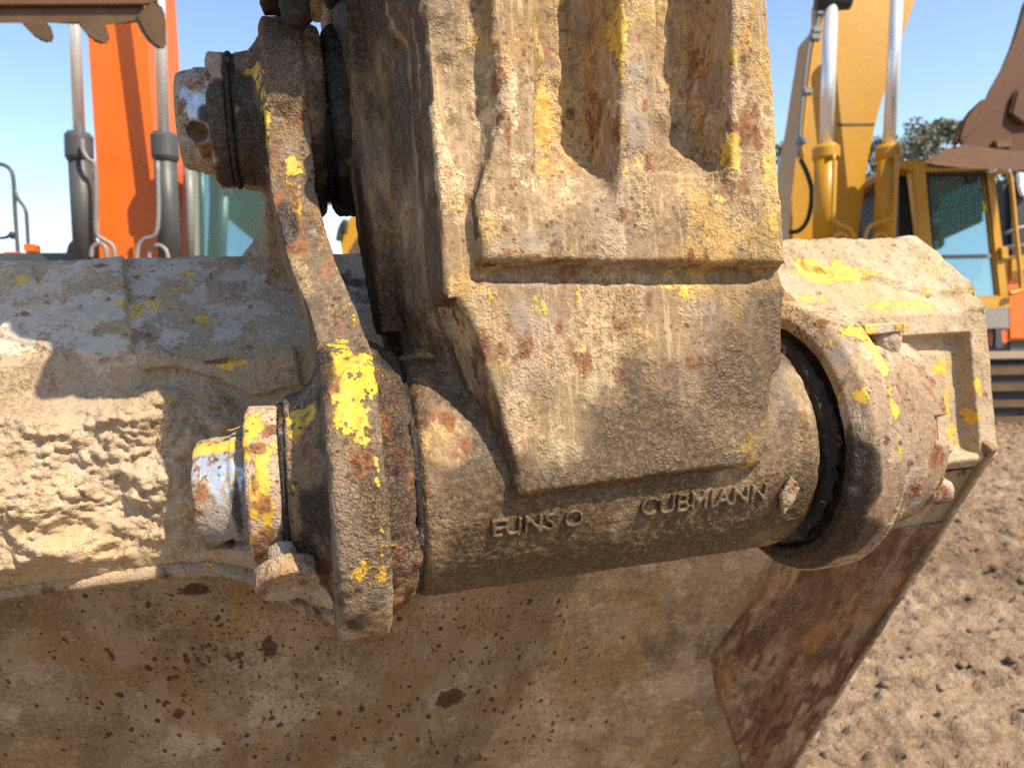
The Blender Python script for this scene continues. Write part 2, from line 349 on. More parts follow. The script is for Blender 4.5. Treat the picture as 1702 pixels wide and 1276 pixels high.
def voxel(bm, size, smooth=2, fac=.5, name='v'):
    me = from_bm(bm); o = bpy.data.objects.new('tmp', me); sc.collection.objects.link(o)
    md = o.modifiers.new('r', 'REMESH'); md.mode = 'VOXEL'; md.voxel_size = size
    if smooth: s = o.modifiers.new('s', 'SMOOTH'); s.iterations = smooth; s.factor = fac
    dg = bpy.context.evaluated_depsgraph_get(); dg.update()
    out = bpy.data.meshes.new_from_object(o.evaluated_get(dg)); out.name = name
    bpy.data.objects.remove(o); bpy.data.meshes.remove(me); out.shade_smooth()
    return out
def blobs(V, L, K=None):
    """wear and some painted shade marks: (channel, px, py, rx, ry, strength) in photo pixels, dropped on the nearest surface there and kept as 3D spots"""
    K = np.zeros((len(V), 4)) if K is None else K
    px, py, dz = rproj(V)
    for ch, x, y, rx, ry, s in L:
        d2 = (px - x) ** 2 + (py - y) ** 2; near = d2 < 64
        i = np.argmin(np.where(near, dz, 9)) if near.any() else np.argmin(d2)
        c = V[i]; k = dz[i] / F; w = V - c; m = max(rx, ry) * k * 1.3
        q = (w[:, 0] / (rx * k)) ** 2 + (w[:, 2] / (ry * k)) ** 2 + (w[:, 1] / m) ** 2
        j = 'YRKG'.index(ch); K[:, j] = np.maximum(K[:, j], s * np.clip(1.15 - .6 * q, 0, 1))
    return K
def rough_up(me, amps, seed=0, mask=None):
    V = verts(me); N = norms(me); d = 0
    for sc_, a, rd in amps: d = d + a * (fbm(V, sc_, 4, .55, seed + int(sc_), rd) - .5) * 2
    if mask is not None: d = d * mask(V, N)
    setv(me, V + N * np.asarray(d)[:, None]); return verts(me)

# ================================================================== ground
def axis(lo_, a, b, hi_, step, g=1.12):
    L = [a]; s = step
    while L[0] > lo_: s *= g; L.insert(0, L[0] - s)
    x = a
    while x < b: x += step; L.append(x)
    s = step
    while L[-1] < hi_: s *= g; L.append(L[-1] + s)
    return np.array(L)
gx = axis(-400, .3, 5.2, 400, .016); gy = axis(-300, 1.6, 8.0, 600, .018)
X, Y = np.meshgrid(gx, gy, indexing='ij'); P = np.stack([X, Y, X * 0], -1).reshape(-1, 3)
near = np.exp(-((np.maximum(np.abs(P[:, 0] - 3) - 4, 0)) ** 2 + np.maximum(np.abs(P[:, 1] - 5) - 6, 0) ** 2) / 30)
hz = .05 * (fbm(P, .8, 4, .5, 3) - .5) + .075 * (fbm(P, 4.2, 5, .62, 5) - .5) + .05 * np.maximum(fbm(P, 15, 4, .6, 9, True) - .55, 0) * 2
rut = np.sin((P[:, 0] * .35 + P[:, 1]) * 2.2 + 3 * fbm(P, .5, 3, .5, 4)); hz = hz + .03 * rut
P[:, 2] = hz * near - .01
me = grid_mesh(P.reshape(len(gx), len(gy), 3), 'ground')
g = NT('yard_mud'); c = g.co()
n1 = g.noise(c, .9, 7, .65, .3); n2 = g.noise(c, 7, 7, .68, .5); n3 = g.noise(c, 55, 5, .7); n4 = g.noise(c, 2.6, 7, .7, 1.0)
v = g.ma('ADD', g.ma('ADD', g.ma('MULTIPLY', n1, .4), g.ma('MULTIPLY', n2, .35)), g.ma('MULTIPLY', n3, .25))
col = g.ramp(v, [(.34, (.09, .055, .031)), (.44, (.24, .158, .094)), (.54, (.37, .262, .166)), (.66, (.53, .40, .27))])
col = g.mix(g.ma('MULTIPLY', g.step(n4, .55, .66), .75), col, (.085, .060, .042))
col = g.mix(g.ma('MULTIPLY', g.ma('MULTIPLY', g.step(g.noise(c, 14, 4, .7, .6), .56, .66), g.step(n1, .50, .62)), .7), col, (.085, .06, .042))
col = g.mix(g.ma('MULTIPLY', g.step(g.vor(c, 60), .22, .10), .6), col, (.62, .52, .40))
col = g.mix(g.ma('MULTIPLY', g.step(n4, .30, .42), .0), col, (.30, .16, .08))
g.put(g.b.inputs['Base Color'], col); g.b.inputs['Roughness'].default_value = .9; g.b.inputs['Specular IOR Level'].default_value = .3
bp = g.n('Bump'); bp.inputs['Strength'].default_value = 1; bp.inputs['Distance'].default_value = .05
g.put(bp.inputs['Height'], g.ma('ADD', n2, g.ma('MULTIPLY', n3, .5))); g.t.links.new(bp.outputs[0], g.b.inputs['Normal'])
M['ground'] = g.m
tag(part('ground', me, M['ground']), kind='structure')

# loose clods over the yard: too many to count
rng = np.random.default_rng(5)
bm = bmesh.new(); bmesh.ops.create_icosphere(bm, subdivisions=1, radius=1)
iv = np.array([v.co[:] for v in bm.verts]); iq = np.array([[v.index for v in f.verts] for f in bm.faces]); bm.free()
n = 5200
cx = rng.uniform(.9, 9, n); cy = 1.9 + 8.5 * rng.random(n) ** 1.2; s = .004 + .020 * rng.random(n) ** 4.0
ix = np.clip(np.searchsorted(gx, cx), 0, len(gx) - 1); iy = np.clip(np.searchsorted(gy, cy), 0, len(gy) - 1)
cz = P.reshape(len(gx), len(gy), 3)[ix, iy, 2]
jit = 1 + .45 * (rng.random((n, len(iv), 3)) - .5)
V = iv[None] * jit * s[:, None, None] * np.array([1.2, 1.2, .75]) + np.stack([cx, cy, cz], -1)[:, None]
Q = (iq[None] + (np.arange(n) * len(iv))[:, None, None]).reshape(-1, 3)
tag(part('mud_clods', raw('clods', V.reshape(-1, 3), Q), M['ground']), 'scattered dry mud clods over the yard ground', 'mud clods', kind='stuff')

# ================================================================== bucket link: the ribbed casting
def pw(z, zs, xs): return np.interp(z, zs, xs)
def xl(z): return pw(z, [-.008, .006, .066, .111, .132, .6], [-.036, -.037, -.050, -.063, -.070, -.071])
def xr(z): return pw(z, [-.008, .008, .068, .122, .14, .2, .6], [.176, .178, .194, .200, .197, .194, .201])
def front(x, z):
    zb = -.0195 + .014 * (x + .03); wl = np.where(z < .125, .013, .004); wr = np.where(z < .06, .012, .006)
    P3 = np.stack([x, z * 0, z], -1); wob = .0022 * (fbm(P3, 45, 3, .5, 2) - .5)
    e = np.minimum(np.minimum(ss(0, 1, (x - xl(z) + wob) / wl), ss(0, 1, (xr(z) - x + wob) / wr)), ss(0, .011, z - zb + wob))
    y = -.080 - .0285 * e
    zl = .147 - .040 * (x + .048); led = z - zl + 1.4 * wob
    left = pw(z, [.19, .24], [-.046, -.027]) + wob
    p2 = ss(0, .0035, led) * ss(0, .004, x - left)
    y = y - .012 * p2
    y = y + .005 * ss(-.013, -.009, led) * ss(.001, -.003, led) * ss(-.052, -.044, x) * ss(.178, .165, x)
    y = y + .006 * ss(.20, .24, z) * ss(.0, .008, x + .064) * ss(0, .006, left - x)
    xp = x - .085 * (z - .2)
    for a, b, zt, dp in ((-.005, .061, .180, .052), (.086, .150, .186, .052)):
        w = ss(0, .017, xp - a + wob) * ss(0, .010, b - xp + wob)
        D = dp * ss(zt, zt + .075, z + .012 * (b - xp) / (b - a))
        y = y + D * w
    return y
zz = np.arange(-.03, .5201, .0024); xx = np.arange(-.084, .2161, .0024)
Xg, Zg = np.meshgrid(xx, zz, indexing='ij'); Yg = front(Xg.ravel(), Zg.ravel()).reshape(Xg.shape)
Xg = np.clip(Xg, xl(Zg) - .0005, xr(Zg) + .0005); nx, nz = Xg.shape; Vf = np.stack([Xg, Yg, Zg], -1).reshape(-1, 3); Vb = Vf.copy(); Vb[:, 1] = -.045
idx = np.arange(nx * nz).reshape(nx, nz); o2 = nx * nz
q = np.stack([idx[:-1, :-1], idx[1:, :-1], idx[1:, 1:], idx[:-1, 1:]], -1).reshape(-1, 4); fs = [q, q[:, ::-1] + o2]
for e in (idx[:, 0], idx[-1, :], idx[::-1, -1], idx[0, ::-1]):
    fs.append(np.stack([e[:-1] + o2, e[1:] + o2, e[1:], e[:-1]], -1))
hf = raw('hf', np.vstack([Vf, Vb]), np.vstack(fs))
bm = bmesh.new(); bm.from_mesh(hf); bpy.data.meshes.remove(hf)
rings = []
for z in (-.004, .03, .066, .10, .132, .2, .3, .4, .52):
    l_, r_ = float(xl(z)) + .006, float(xr(z)) - .006
    bk = float(pw(z, [0, .1, .18, .31, .5], [-.08, -.086, -.098, -.107, -.115]))
    rings.append([(l_ - .006, -.064, z), (l_ - .018, -.03, z), (bk, .05, z), (bk, .11, z), (.235, .11, z), (.235, .05, z), (r_ + .012, -.03, z), (r_ + .006, -.064, z)])
loft(bm, rings)
lathe(bm, [(-.090, .070), (-.090, .089), (-.086, .0945), (-.078, .096), (.220, .096), (.228, .093), (.232, .087), (.232, .07)], seg=128)
# flange slab lying against the shaded flank
loft(bm, [[(-.098, .010, .115), (-.100, .040, .115), (-.075, .04, .115), (-.075, .01, .115)],
          [(-.101, -.022, .19), (-.108, .052, .19), (-.08, .05, .19), (-.08, -.02, .19)],
          [(-.106, -.005, .30), (-.113, .052, .30), (-.085, .05, .30), (-.085, .0, .30)],
          [(-.108, .02, .42), (-.118, .052, .42), (-.09, .05, .42), (-.09, .02, .42)]])
me = voxel(bm, .0018, 2, .5, 'casting')
V = verts(me); N = norms(me)
fr = np.where((V[:, 0] > -.075) & (N[:, 1] < -.3), ss(-.05, -.07, V[:, 1]), 0.0)                                  # 1 on the front face
zedge = V[:, 2]
gro = ss(-.114, -.100, V[:, 1]) * ss(-.03, -.06, V[:, 1]) * ss(.19, .24, V[:, 2])      # 1 down inside the grooves
flank = 1 - fr
d = .0009 * (fbm(V, 40, 3, .5, 3) - .5) * 2 + .0007 * (fbm(V, 190, 3, .6, 4) - .5) * 2
d += .0034 * gro * (fbm(V, 60, 5, .6, 5) - .5) * 2
w1, w2, _ = worley(V * np.array([1, 1, .8]), 42, 6)
lump = gro * ss(.24, .30, V[:, 2]) * ss(.50, .62, fbm(V, 14, 3, .5, 8))
d += .011 * lump * (1 - ss(.1, .75, w1)) + .003 * lump
w1, w2, _ = worley(V, 160, 16)
d -= .0011 * ss(.35, .0, w1) * ss(.45, .6, fbm(V, 25, 3, .5, 9))   # pits
d += .0016 * flank * (fbm(V * np.array([1, 1, .35]), 60, 4, .6, 12) - .5) * 2 * (V[:, 2] > .05)
boss = ss(.004, -.02, V[:, 2])
d += .0007 * boss * (fbm(V, 330, 2, .6, 21) - .5) * 2
setv(me, V + N * d[:, None]); V = verts(me)
K = blobs(V, [
    ('Y', 905, 60, 16, 60, 0.53), ('Y', 915, 180, 18, 60, 0.57), ('Y', 915, 280, 20, 40, 0.50), ('Y', 960, 300, 18, 35, 0.52), ('Y', 1022, 60, 12, 90, 0.65),
    ('Y', 1030, 200, 8, 40, 0.52), ('Y', 1160, 290, 34, 40, 0.73), ('Y', 1190, 320, 20, 16, 0.69), ('Y', 1130, 165, 18, 14, 0.52), ('Y', 1218, 120, 8, 70, 0.65),
    ('Y', 1210, 250, 14, 30, 0.60), ('Y', 1010, 330, 20, 12, 0.43), ('Y', 940, 0, 10, 60, 0.52), ('Y', 902, 510, 16, 22, 0.57), ('Y', 960, 490, 14, 26, 0.45),
    ('Y', 1090, 470, 40, 14, 0.45), ('Y', 1175, 480, 40, 22, 0.46), ('Y', 1285, 300, 10, 90, 0.47), ('Y', 1010, 480, 24, 14, 0.45), ('Y', 785, 350, 10, 50, 0.43),
    ('Y', 1160, 805, 60, 6, 0.43), ('Y', 1320, 640, 14, 50, 0.36), ('Y', 1100, 820, 30, 6, 0.39),
    ('R', 1045, 355, 40, 14, 0.54), ('R', 1170, 603, 55, 10, 0.57), ('R', 1215, 590, 40, 10, 0.57), ('R', 1288, 585, 14, 26, 0.54), ('R', 1060, 640, 26, 20, 0.41),
    ('R', 1260, 400, 26, 14, 0.49), ('R', 1255, 425, 14, 8, 0.57), ('R', 840, 200, 10, 120, 0.41), ('R', 720, 400, 14, 60, 0.41), ('R', 745, 505, 10, 14, 0.61),
    ('R', 830, 590, 40, 22, 0.41), ('R', 1235, 60, 8, 120, 0.49), ('R', 1085, 500, 8, 16, 0.57), ('R', 745, 690, 20, 12, .50), ('R', 780, 735, 8, 14, .60),
    ('R', 940, 600, 70, 40, 0.30), ('R', 960, 20, 6, 60, 0.57), ('R', 840, 430, 10, 14, 0.41), ('R', 1290, 60, 8, 100, 0.41),
    ('G', 862, 60, 26, 70, .72), ('G', 862, 190, 24, 60, .7), ('G', 1066, 150, 24, 130, .72), ('G', 1070, 270, 22, 50, .6), ('G', 860, 330, 40, 60, .5),
    ('G', 1010, 395, 160, 28, .5), ('G', 1230, 500, 60, 60, .55), ('G', 1060, 520, 60, 50, .5), ('G', 1260, 150, 24, 120, .5), ('G', 775, 280, 14, 60, .6), ('G', 890, 520, 40, 40, .4),
    ('K', 712, 700, 16, 240, .9), ('K', 705, 900, 16, 120, .9), ('K', 885, 806, 60, 16, 1.6), ('K', 830, 740, 16, 80, 1.2), ('K', 1020, 792, 110, 14, 1.6),  # K along the plate's bottom edge: grease, and painted shade below the step
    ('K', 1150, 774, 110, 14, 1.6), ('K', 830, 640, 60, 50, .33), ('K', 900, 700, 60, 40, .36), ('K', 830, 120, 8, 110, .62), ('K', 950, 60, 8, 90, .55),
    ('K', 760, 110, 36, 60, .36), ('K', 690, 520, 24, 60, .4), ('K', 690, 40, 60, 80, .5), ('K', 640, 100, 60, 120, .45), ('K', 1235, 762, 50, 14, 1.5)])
r_ = np.hypot(V[:, 1], V[:, 2]); onb = ((np.abs(r_ - .096) < .006) & (V[:, 0] > -.095) & (V[:, 2] < .09)) * 1.0
K[:, 2] = np.maximum(K[:, 2], onb * (1.0 + .25 * ss(.0, -.06, V[:, 2]) + .5 * (fbm(V, 14, 3, .5, 31) - .5)))
clr = blobs(V, [('K', 750, 725, 34, 40, 1.4), ('K', 738, 690, 22, 26, 1.0), ('K', 862, 705, 22, 44, 1.1), ('K', 1330, 640, 20, 60, .5), ('K', 1200, 560, 80, 60, .35)])[:, 2]
endr = ss(.21, .231, V[:, 0]) * onb; K[:, 2] = np.maximum(K[:, 2], .5 * endr)
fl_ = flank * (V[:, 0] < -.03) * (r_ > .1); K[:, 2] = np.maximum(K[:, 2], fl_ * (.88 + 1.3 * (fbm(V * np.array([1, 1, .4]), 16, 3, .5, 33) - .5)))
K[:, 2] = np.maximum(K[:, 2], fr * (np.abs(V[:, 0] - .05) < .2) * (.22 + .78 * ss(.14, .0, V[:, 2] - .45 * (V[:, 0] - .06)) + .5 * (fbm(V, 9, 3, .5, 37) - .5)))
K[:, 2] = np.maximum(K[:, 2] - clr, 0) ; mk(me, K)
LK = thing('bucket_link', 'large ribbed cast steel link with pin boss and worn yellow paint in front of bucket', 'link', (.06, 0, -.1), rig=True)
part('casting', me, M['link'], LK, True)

# raised foundry lettering round the boss
def lettering(txt, x0, x1, ang, h):
    cu = bpy.data.curves.new('t', 'FONT'); cu.body = txt; cu.size = 1; cu.extrude = .0; cu.resolution_u = 3; cu.offset = .016
    o = bpy.data.objects.new('t', cu); sc.collection.objects.link(o); dg = bpy.context.evaluated_depsgraph_get(); dg.update()
    m0 = bpy.data.meshes.new_from_object(o.evaluated_get(dg)); bpy.data.objects.remove(o)
    bm = bmesh.new(); bm.from_mesh(m0); bmesh.ops.remove_doubles(bm, verts=bm.verts, dist=1e-4)
    w = max(v.co.x for v in bm.verts)
    r = bmesh.ops.extrude_face_region(bm, geom=bm.faces[:]); ev = [g_ for g_ in r['geom'] if isinstance(g_, bmesh.types.BMVert)]
    top = set(ev)
    for v in bm.verts:
        x = x0 + (x1 - x0) * v.co.x / w; th = ang + (v.co.y / .7 - .5) * h / .096; rr = .0992 if v in top else .092
        v.co = (x, -rr * math.cos(th), rr * math.sin(th))
    me = voxel(bm, .0009, 4, .5, 'lettering')
    V = rough_up(me, [(70, .0007, False), (260, .0004, False)], 40)
    K = np.zeros((len(V), 4)); K[:, 2] = .95 + .8 * (fbm(V, 60, 3, .5, 3) - .5); mk(me, K)
    return me
part('cast_lettering', lettering('EUNS O', -.044, .026, R(-20.5), .0135), M['letters'], LK, True)
part('cast_lettering', lettering('CUBMIANN', .070, .178, R(-19.5), .0145), M['letters'], LK, True)
# thin mud flake stuck to the boss end
bm = bmesh.new(); th = R(-22)
pts = [(.190, -22), (.197, -12), (.207, -19), (.204, -27), (.196, -33)]
prism(bm, [(x, -.0975 * math.cos(R(t)), .0975 * math.sin(R(t))) for x, t in pts], (0, -.003, -.001))
me = voxel(bm, .0009, 1, .5); V = rough_up(me, [(200, .0012, False)], 9); mk(me, np.zeros((len(V), 4)))
part('mud_flake', me, M['mud'], LK, True)
# dark upper hub, drop bolt and rear flange
bm = bmesh.new(); lathe(bm, [(-.128, .05), (-.128, .072), (-.118, .086), (.24, .086), (.25, .078), (.25, .05)], (.02, .478), 64)
box(bm, -.172, -.138, -.015, .03, .378, .46); box(bm, -.15, -.10, -.03, .06, .41, .47)
me = voxel(bm, .003, 3); V = rough_up(me, [(40, .003, False), (120, .0015, False)], 5); K = np.zeros((len(V), 4)); K[:, 2] = .45; mk(me, K)
part('upper_hub', me, M['link_dark'], LK, True)
bm = bmesh.new(); box(bm, -.185, .30, -.125, .22, .47, .95); box(bm, -.31, .36, -.10, .20, .555, .98); box(bm, -.165, .28, -.10, .18, .44, .5)  # unseen arm head, boxes added and shaped to shade the beam's left side
me = voxel(bm, .006, 6); V = rough_up(me, [(9, .035, False), (30, .006, False)], 5); K = np.zeros((len(V), 4)); mk(me, K)
part('unseen_arm_head', me, M['link'], LK, True)
bm = bmesh.new(); tube(bm, [(-.148, .0, .40), (-.148, -.001, .372), (-.147, -.002, .358), (-.147, -.002, .353)], [.013, .013, .012, .006], 16)
me = voxel(bm, .0015, 2); V = rough_up(me, [(90, .001, False)], 6); K = np.zeros((len(V), 4)); K[:, 2] = .5; mk(me, K)
part('drop_bolt', me, M['link_dark'], LK, True)
bm = bmesh.new(); box(bm, -.118, -.088, .115, .20, .335, .56)
me = voxel(bm, .003, 2); V = rough_up(me, [(50, .0015, False)], 7); mk(me, np.zeros((len(V), 4)))
part('rear_flange', me, M['mud'], LK, True)

# ================================================================== side links
UY, UZ = .10, .315
def neck_pts(w0, w1, x0):
    d = Vector((0, UY, UZ)).normalized(); nrm = Vector((0, -d.z, d.y))
    a, b = Vector((x0, 0, 0)) + d * .03, Vector((x0, UY, UZ)) - d * .02; m = (a + b) / 2
    return [a + nrm * w0, m + nrm * w1, b + nrm * (w1 + .012), b - nrm * (w1 + .012), m - nrm * w1, a - nrm * w0]
def side_plate(x0, x1, shift, ru=.087):
    bm = bmesh.new(); b = .0035
    lathe(bm, [(x0, .119), (x0 + b, .122), (x1 - b, .122), (x1, .119)], seg=128)
    lathe(bm, [(x0, ru - .004), (x0 + b, ru), (x1 - b, ru), (x1, ru - .004)], (UY, UZ), seg=96)
    prism(bm, neck_pts(.105, .062, x0 + .001), (x1 - x0 - .002, 0, 0))
    me = voxel(bm, .0018, 2, .5); V = verts(me)
    if shift:
        V[:, 0] += shift * ss(.085, .235, V[:, 2]); setv(me, V)
    return me
SL = thing('side_link', 'dogbone side link with yellow painted rim left of the ribbed casting', 'side link', (-.133, 0, -.122), 'side links on the bucket pin', True)
me = side_plate(-.151, -.115, -.026); V = rough_up(me, [(40, .0009, False), (190, .0006, False)], 11)
K = blobs(V, [('Y', 580, 610, 46, 66, 1.25), ('Y', 565, 575, 36, 30, 1.1), ('Y', 590, 690, 34, 46, .95), ('Y', 600, 950, 24, 40, .5), ('Y', 637, 860, 6, 120, .62), ('Y', 495, 580, 12, 40, .7),
              ('Y', 545, 600, 20, 40, .8), ('Y', 470, 75, 10, 16, .45), ('Y', 490, 290, 14, 40, .6), ('Y', 432, 190, 10, 60, .8), ('Y', 496, 330, 10, 50, .5), ('Y', 430, 110, 10, 30, .7),
              ('R', 480, 340, 22, 60, .66), ('R', 500, 420, 20, 40, .62), ('R', 545, 620, 8, 60, .5), ('R', 610, 760, 26, 20, .45), ('R', 530, 640, 30, 40, .4),
              ('K', 480, 370, 20, 34, 1.1), ('K', 500, 440, 20, 34, .8), ('K', 465, 110, 30, 80, .62), ('K', 510, 510, 34, 44, 1.0), ('K', 525, 600, 22, 50, .9), ('K', 540, 900, 14, 120, .6),
              ('G', 470, 200, 24, 60, .5), ('G', 465, 60, 24, 30, .5), ('G', 550, 760, 10, 120, .5)])
mk(me, K); part('plate', me, M['side'], SL, True)
me = dense_lathe([(-.1775, .04), (-.1775, .0655), (-.176, .068), (-.165, .072), (-.156, .080), (-.150, .094), (-.148, .06)]); V = rough_up(me, [(50, .0011, False), (170, .0007, False)], 12)
K = blobs(V, [('Y', 500, 700, 24, 40, .82), ('Y', 510, 770, 26, 30, .66), ('Y', 487, 690, 12, 20, .8), ('Y', 486, 830, 6, 60, .5), ('Y', 500, 930, 30, 16, .5), ('R', 535, 945, 20, 20, .7)])
K[:, 2] = np.maximum(K[:, 2], .62 - .5 * K[:, 0]); mk(me, K); part('hub', me, M['side'], SL, True, 'black greasy hub with yellow paint remains')
bm = bmesh.new(); lathe(bm, [(-.118, .06), (-.118, .106), (-.112, .106), (-.104, .102), (-.096, .099), (-.0935, .095), (-.0935, .06)], seg=128)
me = voxel(bm, .0018, 2)
V = verts(me); N = norms(me); w1, w2, _ = worley(V, 70, 2)
d = .0026 * (fbm(V, 60, 5, .6, 3) - .5) * 2 + .003 * (.5 - ss(0, .8, w1)) * ss(.45, .6, fbm(V, 18, 3, .5, 4)) + .001 * (fbm(V, 300, 2, .6, 5) - .5)
setv(me, V + N * d[:, None]); V = verts(me)
K = blobs(V, [('R', 640, 700, 30, 90, .5), ('R', 655, 960, 14, 40, .6), ('K', 675, 800, 20, 160, .66), ('K', 685, 900, 20, 100, .75), ('K', 650, 590, 40, 40, .55)]); mk(me, K)
part('collar', me, M['collar'], SL, True, 'crumbling rusty mud crusted collar')
me = dense_lathe([(-.2005, .03), (-.2005, .0555), (-.199, .057), (-.188, .059), (-.181, .066), (-.174, .078), (-.17, .05)], (UY, UZ)); V = rough_up(me, [(50, .0012, False), (170, .0008, False)], 13)
K = blobs(V, [('Y', 425, 150, 20, 30, .85), ('Y', 415, 120, 20, 16, .7), ('Y', 430, 190, 16, 24, .9), ('Y', 432, 225, 10, 14, .7), ('K', 420, 245, 40, 44, 1.3), ('K', 405, 150, 14, 24, .9), ('R', 440, 310, 14, 20, .8), ('K', 420, 290, 40, 34, 1.1)])
mk(me, K); part('hub', me, M['side'], SL, True)
bm = bmesh.new(); lathe(bm, [(-.145, .04), (-.145, .084), (-.138, .084), (-.130, .08), (-.128, .072), (-.128, .04)], (UY, UZ), 80)
me = voxel(bm, .0022, 3); V = rough_up(me, [(40, .002, False), (140, .001, False)], 14); K = np.zeros((len(V), 4)); K[:, 2] = .42; mk(me, K)
part('collar', me, M['side'], SL, True)

me = dense_lathe([(-.0945, .06), (-.0945, .0925), (-.0935, .094), (-.0905, .094), (-.0895, .0925), (-.0895, .06)], step=.002); rough_up(me, [(80, .0004, False)], 3); part('seal_ring', me, M['rubber'], SL, True)
SR = thing('side_link', 'side link with round yellow edged eye right of the ribbed casting', 'side link', (.268, 0, -.122), 'side links on the bucket pin', True)
bm = bmesh.new(); lathe(bm, [(.256, .070), (.260, .074), (.284, .074), (.288, .07)], (.16, .27), seg=64)
d_ = Vector((0, .16, .27)).normalized(); nn = Vector((0, -d_.z, d_.y)); a_ = Vector((.257, 0, 0)); b_ = Vector((.257, .16, .27))
prism(bm, [a_ + d_ * .02 + nn * .09, a_ + d_ * .15 + nn * .05, b_ + nn * .055, b_ - nn * .06, a_ + d_ * .15 - nn * .06, a_ + d_ * .02 - nn * .10], (.03, 0, 0))
me = voxel(bm, .003, 3); rough_up(me, [(50, .0014, False)], 15); part('arm', me, M['side'], SR, True)
me = dense_lathe([(.250, .05), (.254, .090), (.252, .098), (.2455, .101), (.2445, .1025), (.2445, .110), (.246, .112), (.2545, .1205), (.257, .122), (.2855, .122), (.2875, .120), (.2875, .05)], step=.0016)
V = rough_up(me, [(30, .0010, False), (150, .0005, False)], 15)
K = blobs(V, [('Y', 1470, 600, 14, 40, 1.0), ('Y', 1490, 660, 10, 50, 1.1), ('Y', 1425, 545, 30, 14, .95), ('Y', 1500, 760, 6, 70, .9), ('Y', 1425, 655, 10, 14, .7), ('Y', 1445, 720, 10, 30, .55),
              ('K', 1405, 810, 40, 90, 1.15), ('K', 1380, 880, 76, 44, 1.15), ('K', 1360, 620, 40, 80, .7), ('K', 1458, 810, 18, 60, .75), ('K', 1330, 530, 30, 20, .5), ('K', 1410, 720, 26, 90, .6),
              ('G', 1400, 580, 24, 24, .5), ('G', 1430, 690, 20, 40, .5)])
rr_ = np.hypot(V[:, 1], V[:, 2]); K[:, 2] = np.maximum(K[:, 2], 1.25 * ss(.104, .099, rr_) * (V[:, 0] < .27)); K[:, 2] = np.maximum(K[:, 2], 1.0 * ss(.1215, .119, rr_) * (V[:, 0] < .262) * ss(.02, -.06, V[:, 2]))  # link's shade painted dark in the recess; grease down the lower chamfer
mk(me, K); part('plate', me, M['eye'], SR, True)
def notch(x, t, r):
    a = (np.degrees(t) + 8) % 60
    return np.where((x > .3395) & (a < 15), np.minimum(r, .078), r)
me = dense_lathe([(.2865, .05), (.287, .1125), (.2875, .1135), (.2925, .1135), (.2935, .1125), (.294, .106), (.2955, .1055), (.2965, .1035), (.320, .1005), (.3385, .097), (.3396, .097), (.356, .094), (.360, .090), (.360, .05)], step=.0014, notch=notch)
V = rough_up(me, [(45, .0007, False), (170, .0004, False)], 16)
K = blobs(V, [('R', 1560, 690, 26, 60, .58), ('R', 1540, 650, 24, 50, .5), ('R', 1565, 760, 16, 30, .5), ('G', 1530, 720, 24, 90, .5), ('G', 1500, 850, 40, 30, .5), ('Y', 1482, 590, 12, 20, .6), ('Y', 1440, 560, 20, 10, .8)])
K[:, 0] = np.maximum(K[:, 0], ss(.2945, .2935, V[:, 0]) * .85); K[:, 1] = np.maximum(K[:, 1], .34); mk(me, K)
part('slotted_hub', me, M['eye'], SR, True)
bm = bmesh.new(); lathe(bm, [(.233, .05), (.233, .084), (.236, .092), (.243, .095), (.248, .093), (.250, .05)], seg=128)
me = voxel(bm, .0018, 1); V = verts(me); N = norms(me); w1, w2, _ = worley(V, 90, 4)
d = .003 * (.45 - ss(0, .8, w1)) + .009 * (fbm(V, 55, 5, .65, 8) - .5); setv(me, V + N * d[:, None]); mk(me, np.zeros((len(V), 4)))
part('grease_ring', me, M['crumb'], SR, True, 'ring of squeezed out black grease crumbs')
bm = bmesh.new(); box(bm, .292, .335, -.078, -.05, .085, .093)
me = voxel(bm, .0015, 2); V = rough_up(me, [(120, .0006, False)], 3); K = np.zeros((len(V), 4)); K[:, 0] = .75; mk(me, K)
part('lock_tab', me, M['washer'], SR, True)
for pts_ in ([(.350, -.066, -.055), (.372, -.066, -.055), (.376, -.066, -.055)],):
    bm = bmesh.new(); tube(bm, pts_, [.012, .012, .008], 20); me = voxel(bm, .0013, 2); V = rough_up(me, [(120, .0006, False)], 4); K = np.zeros((len(V), 4)); mk(me, K)
    part('lock_bolt', me, M['washer'], SR, True)
bm = bmesh.new(); tube(bm, [(.325, -.055, .062), (.325, -.064, .084), (.325, -.067, .090)], [.014, .014, .010], 20)
me = voxel(bm, .0013, 2); V = rough_up(me, [(120, .0006, False)], 4); K = np.zeros((len(V), 4)); mk(me, K)
part('lock_bolt', me, M['washer'], SR, True)

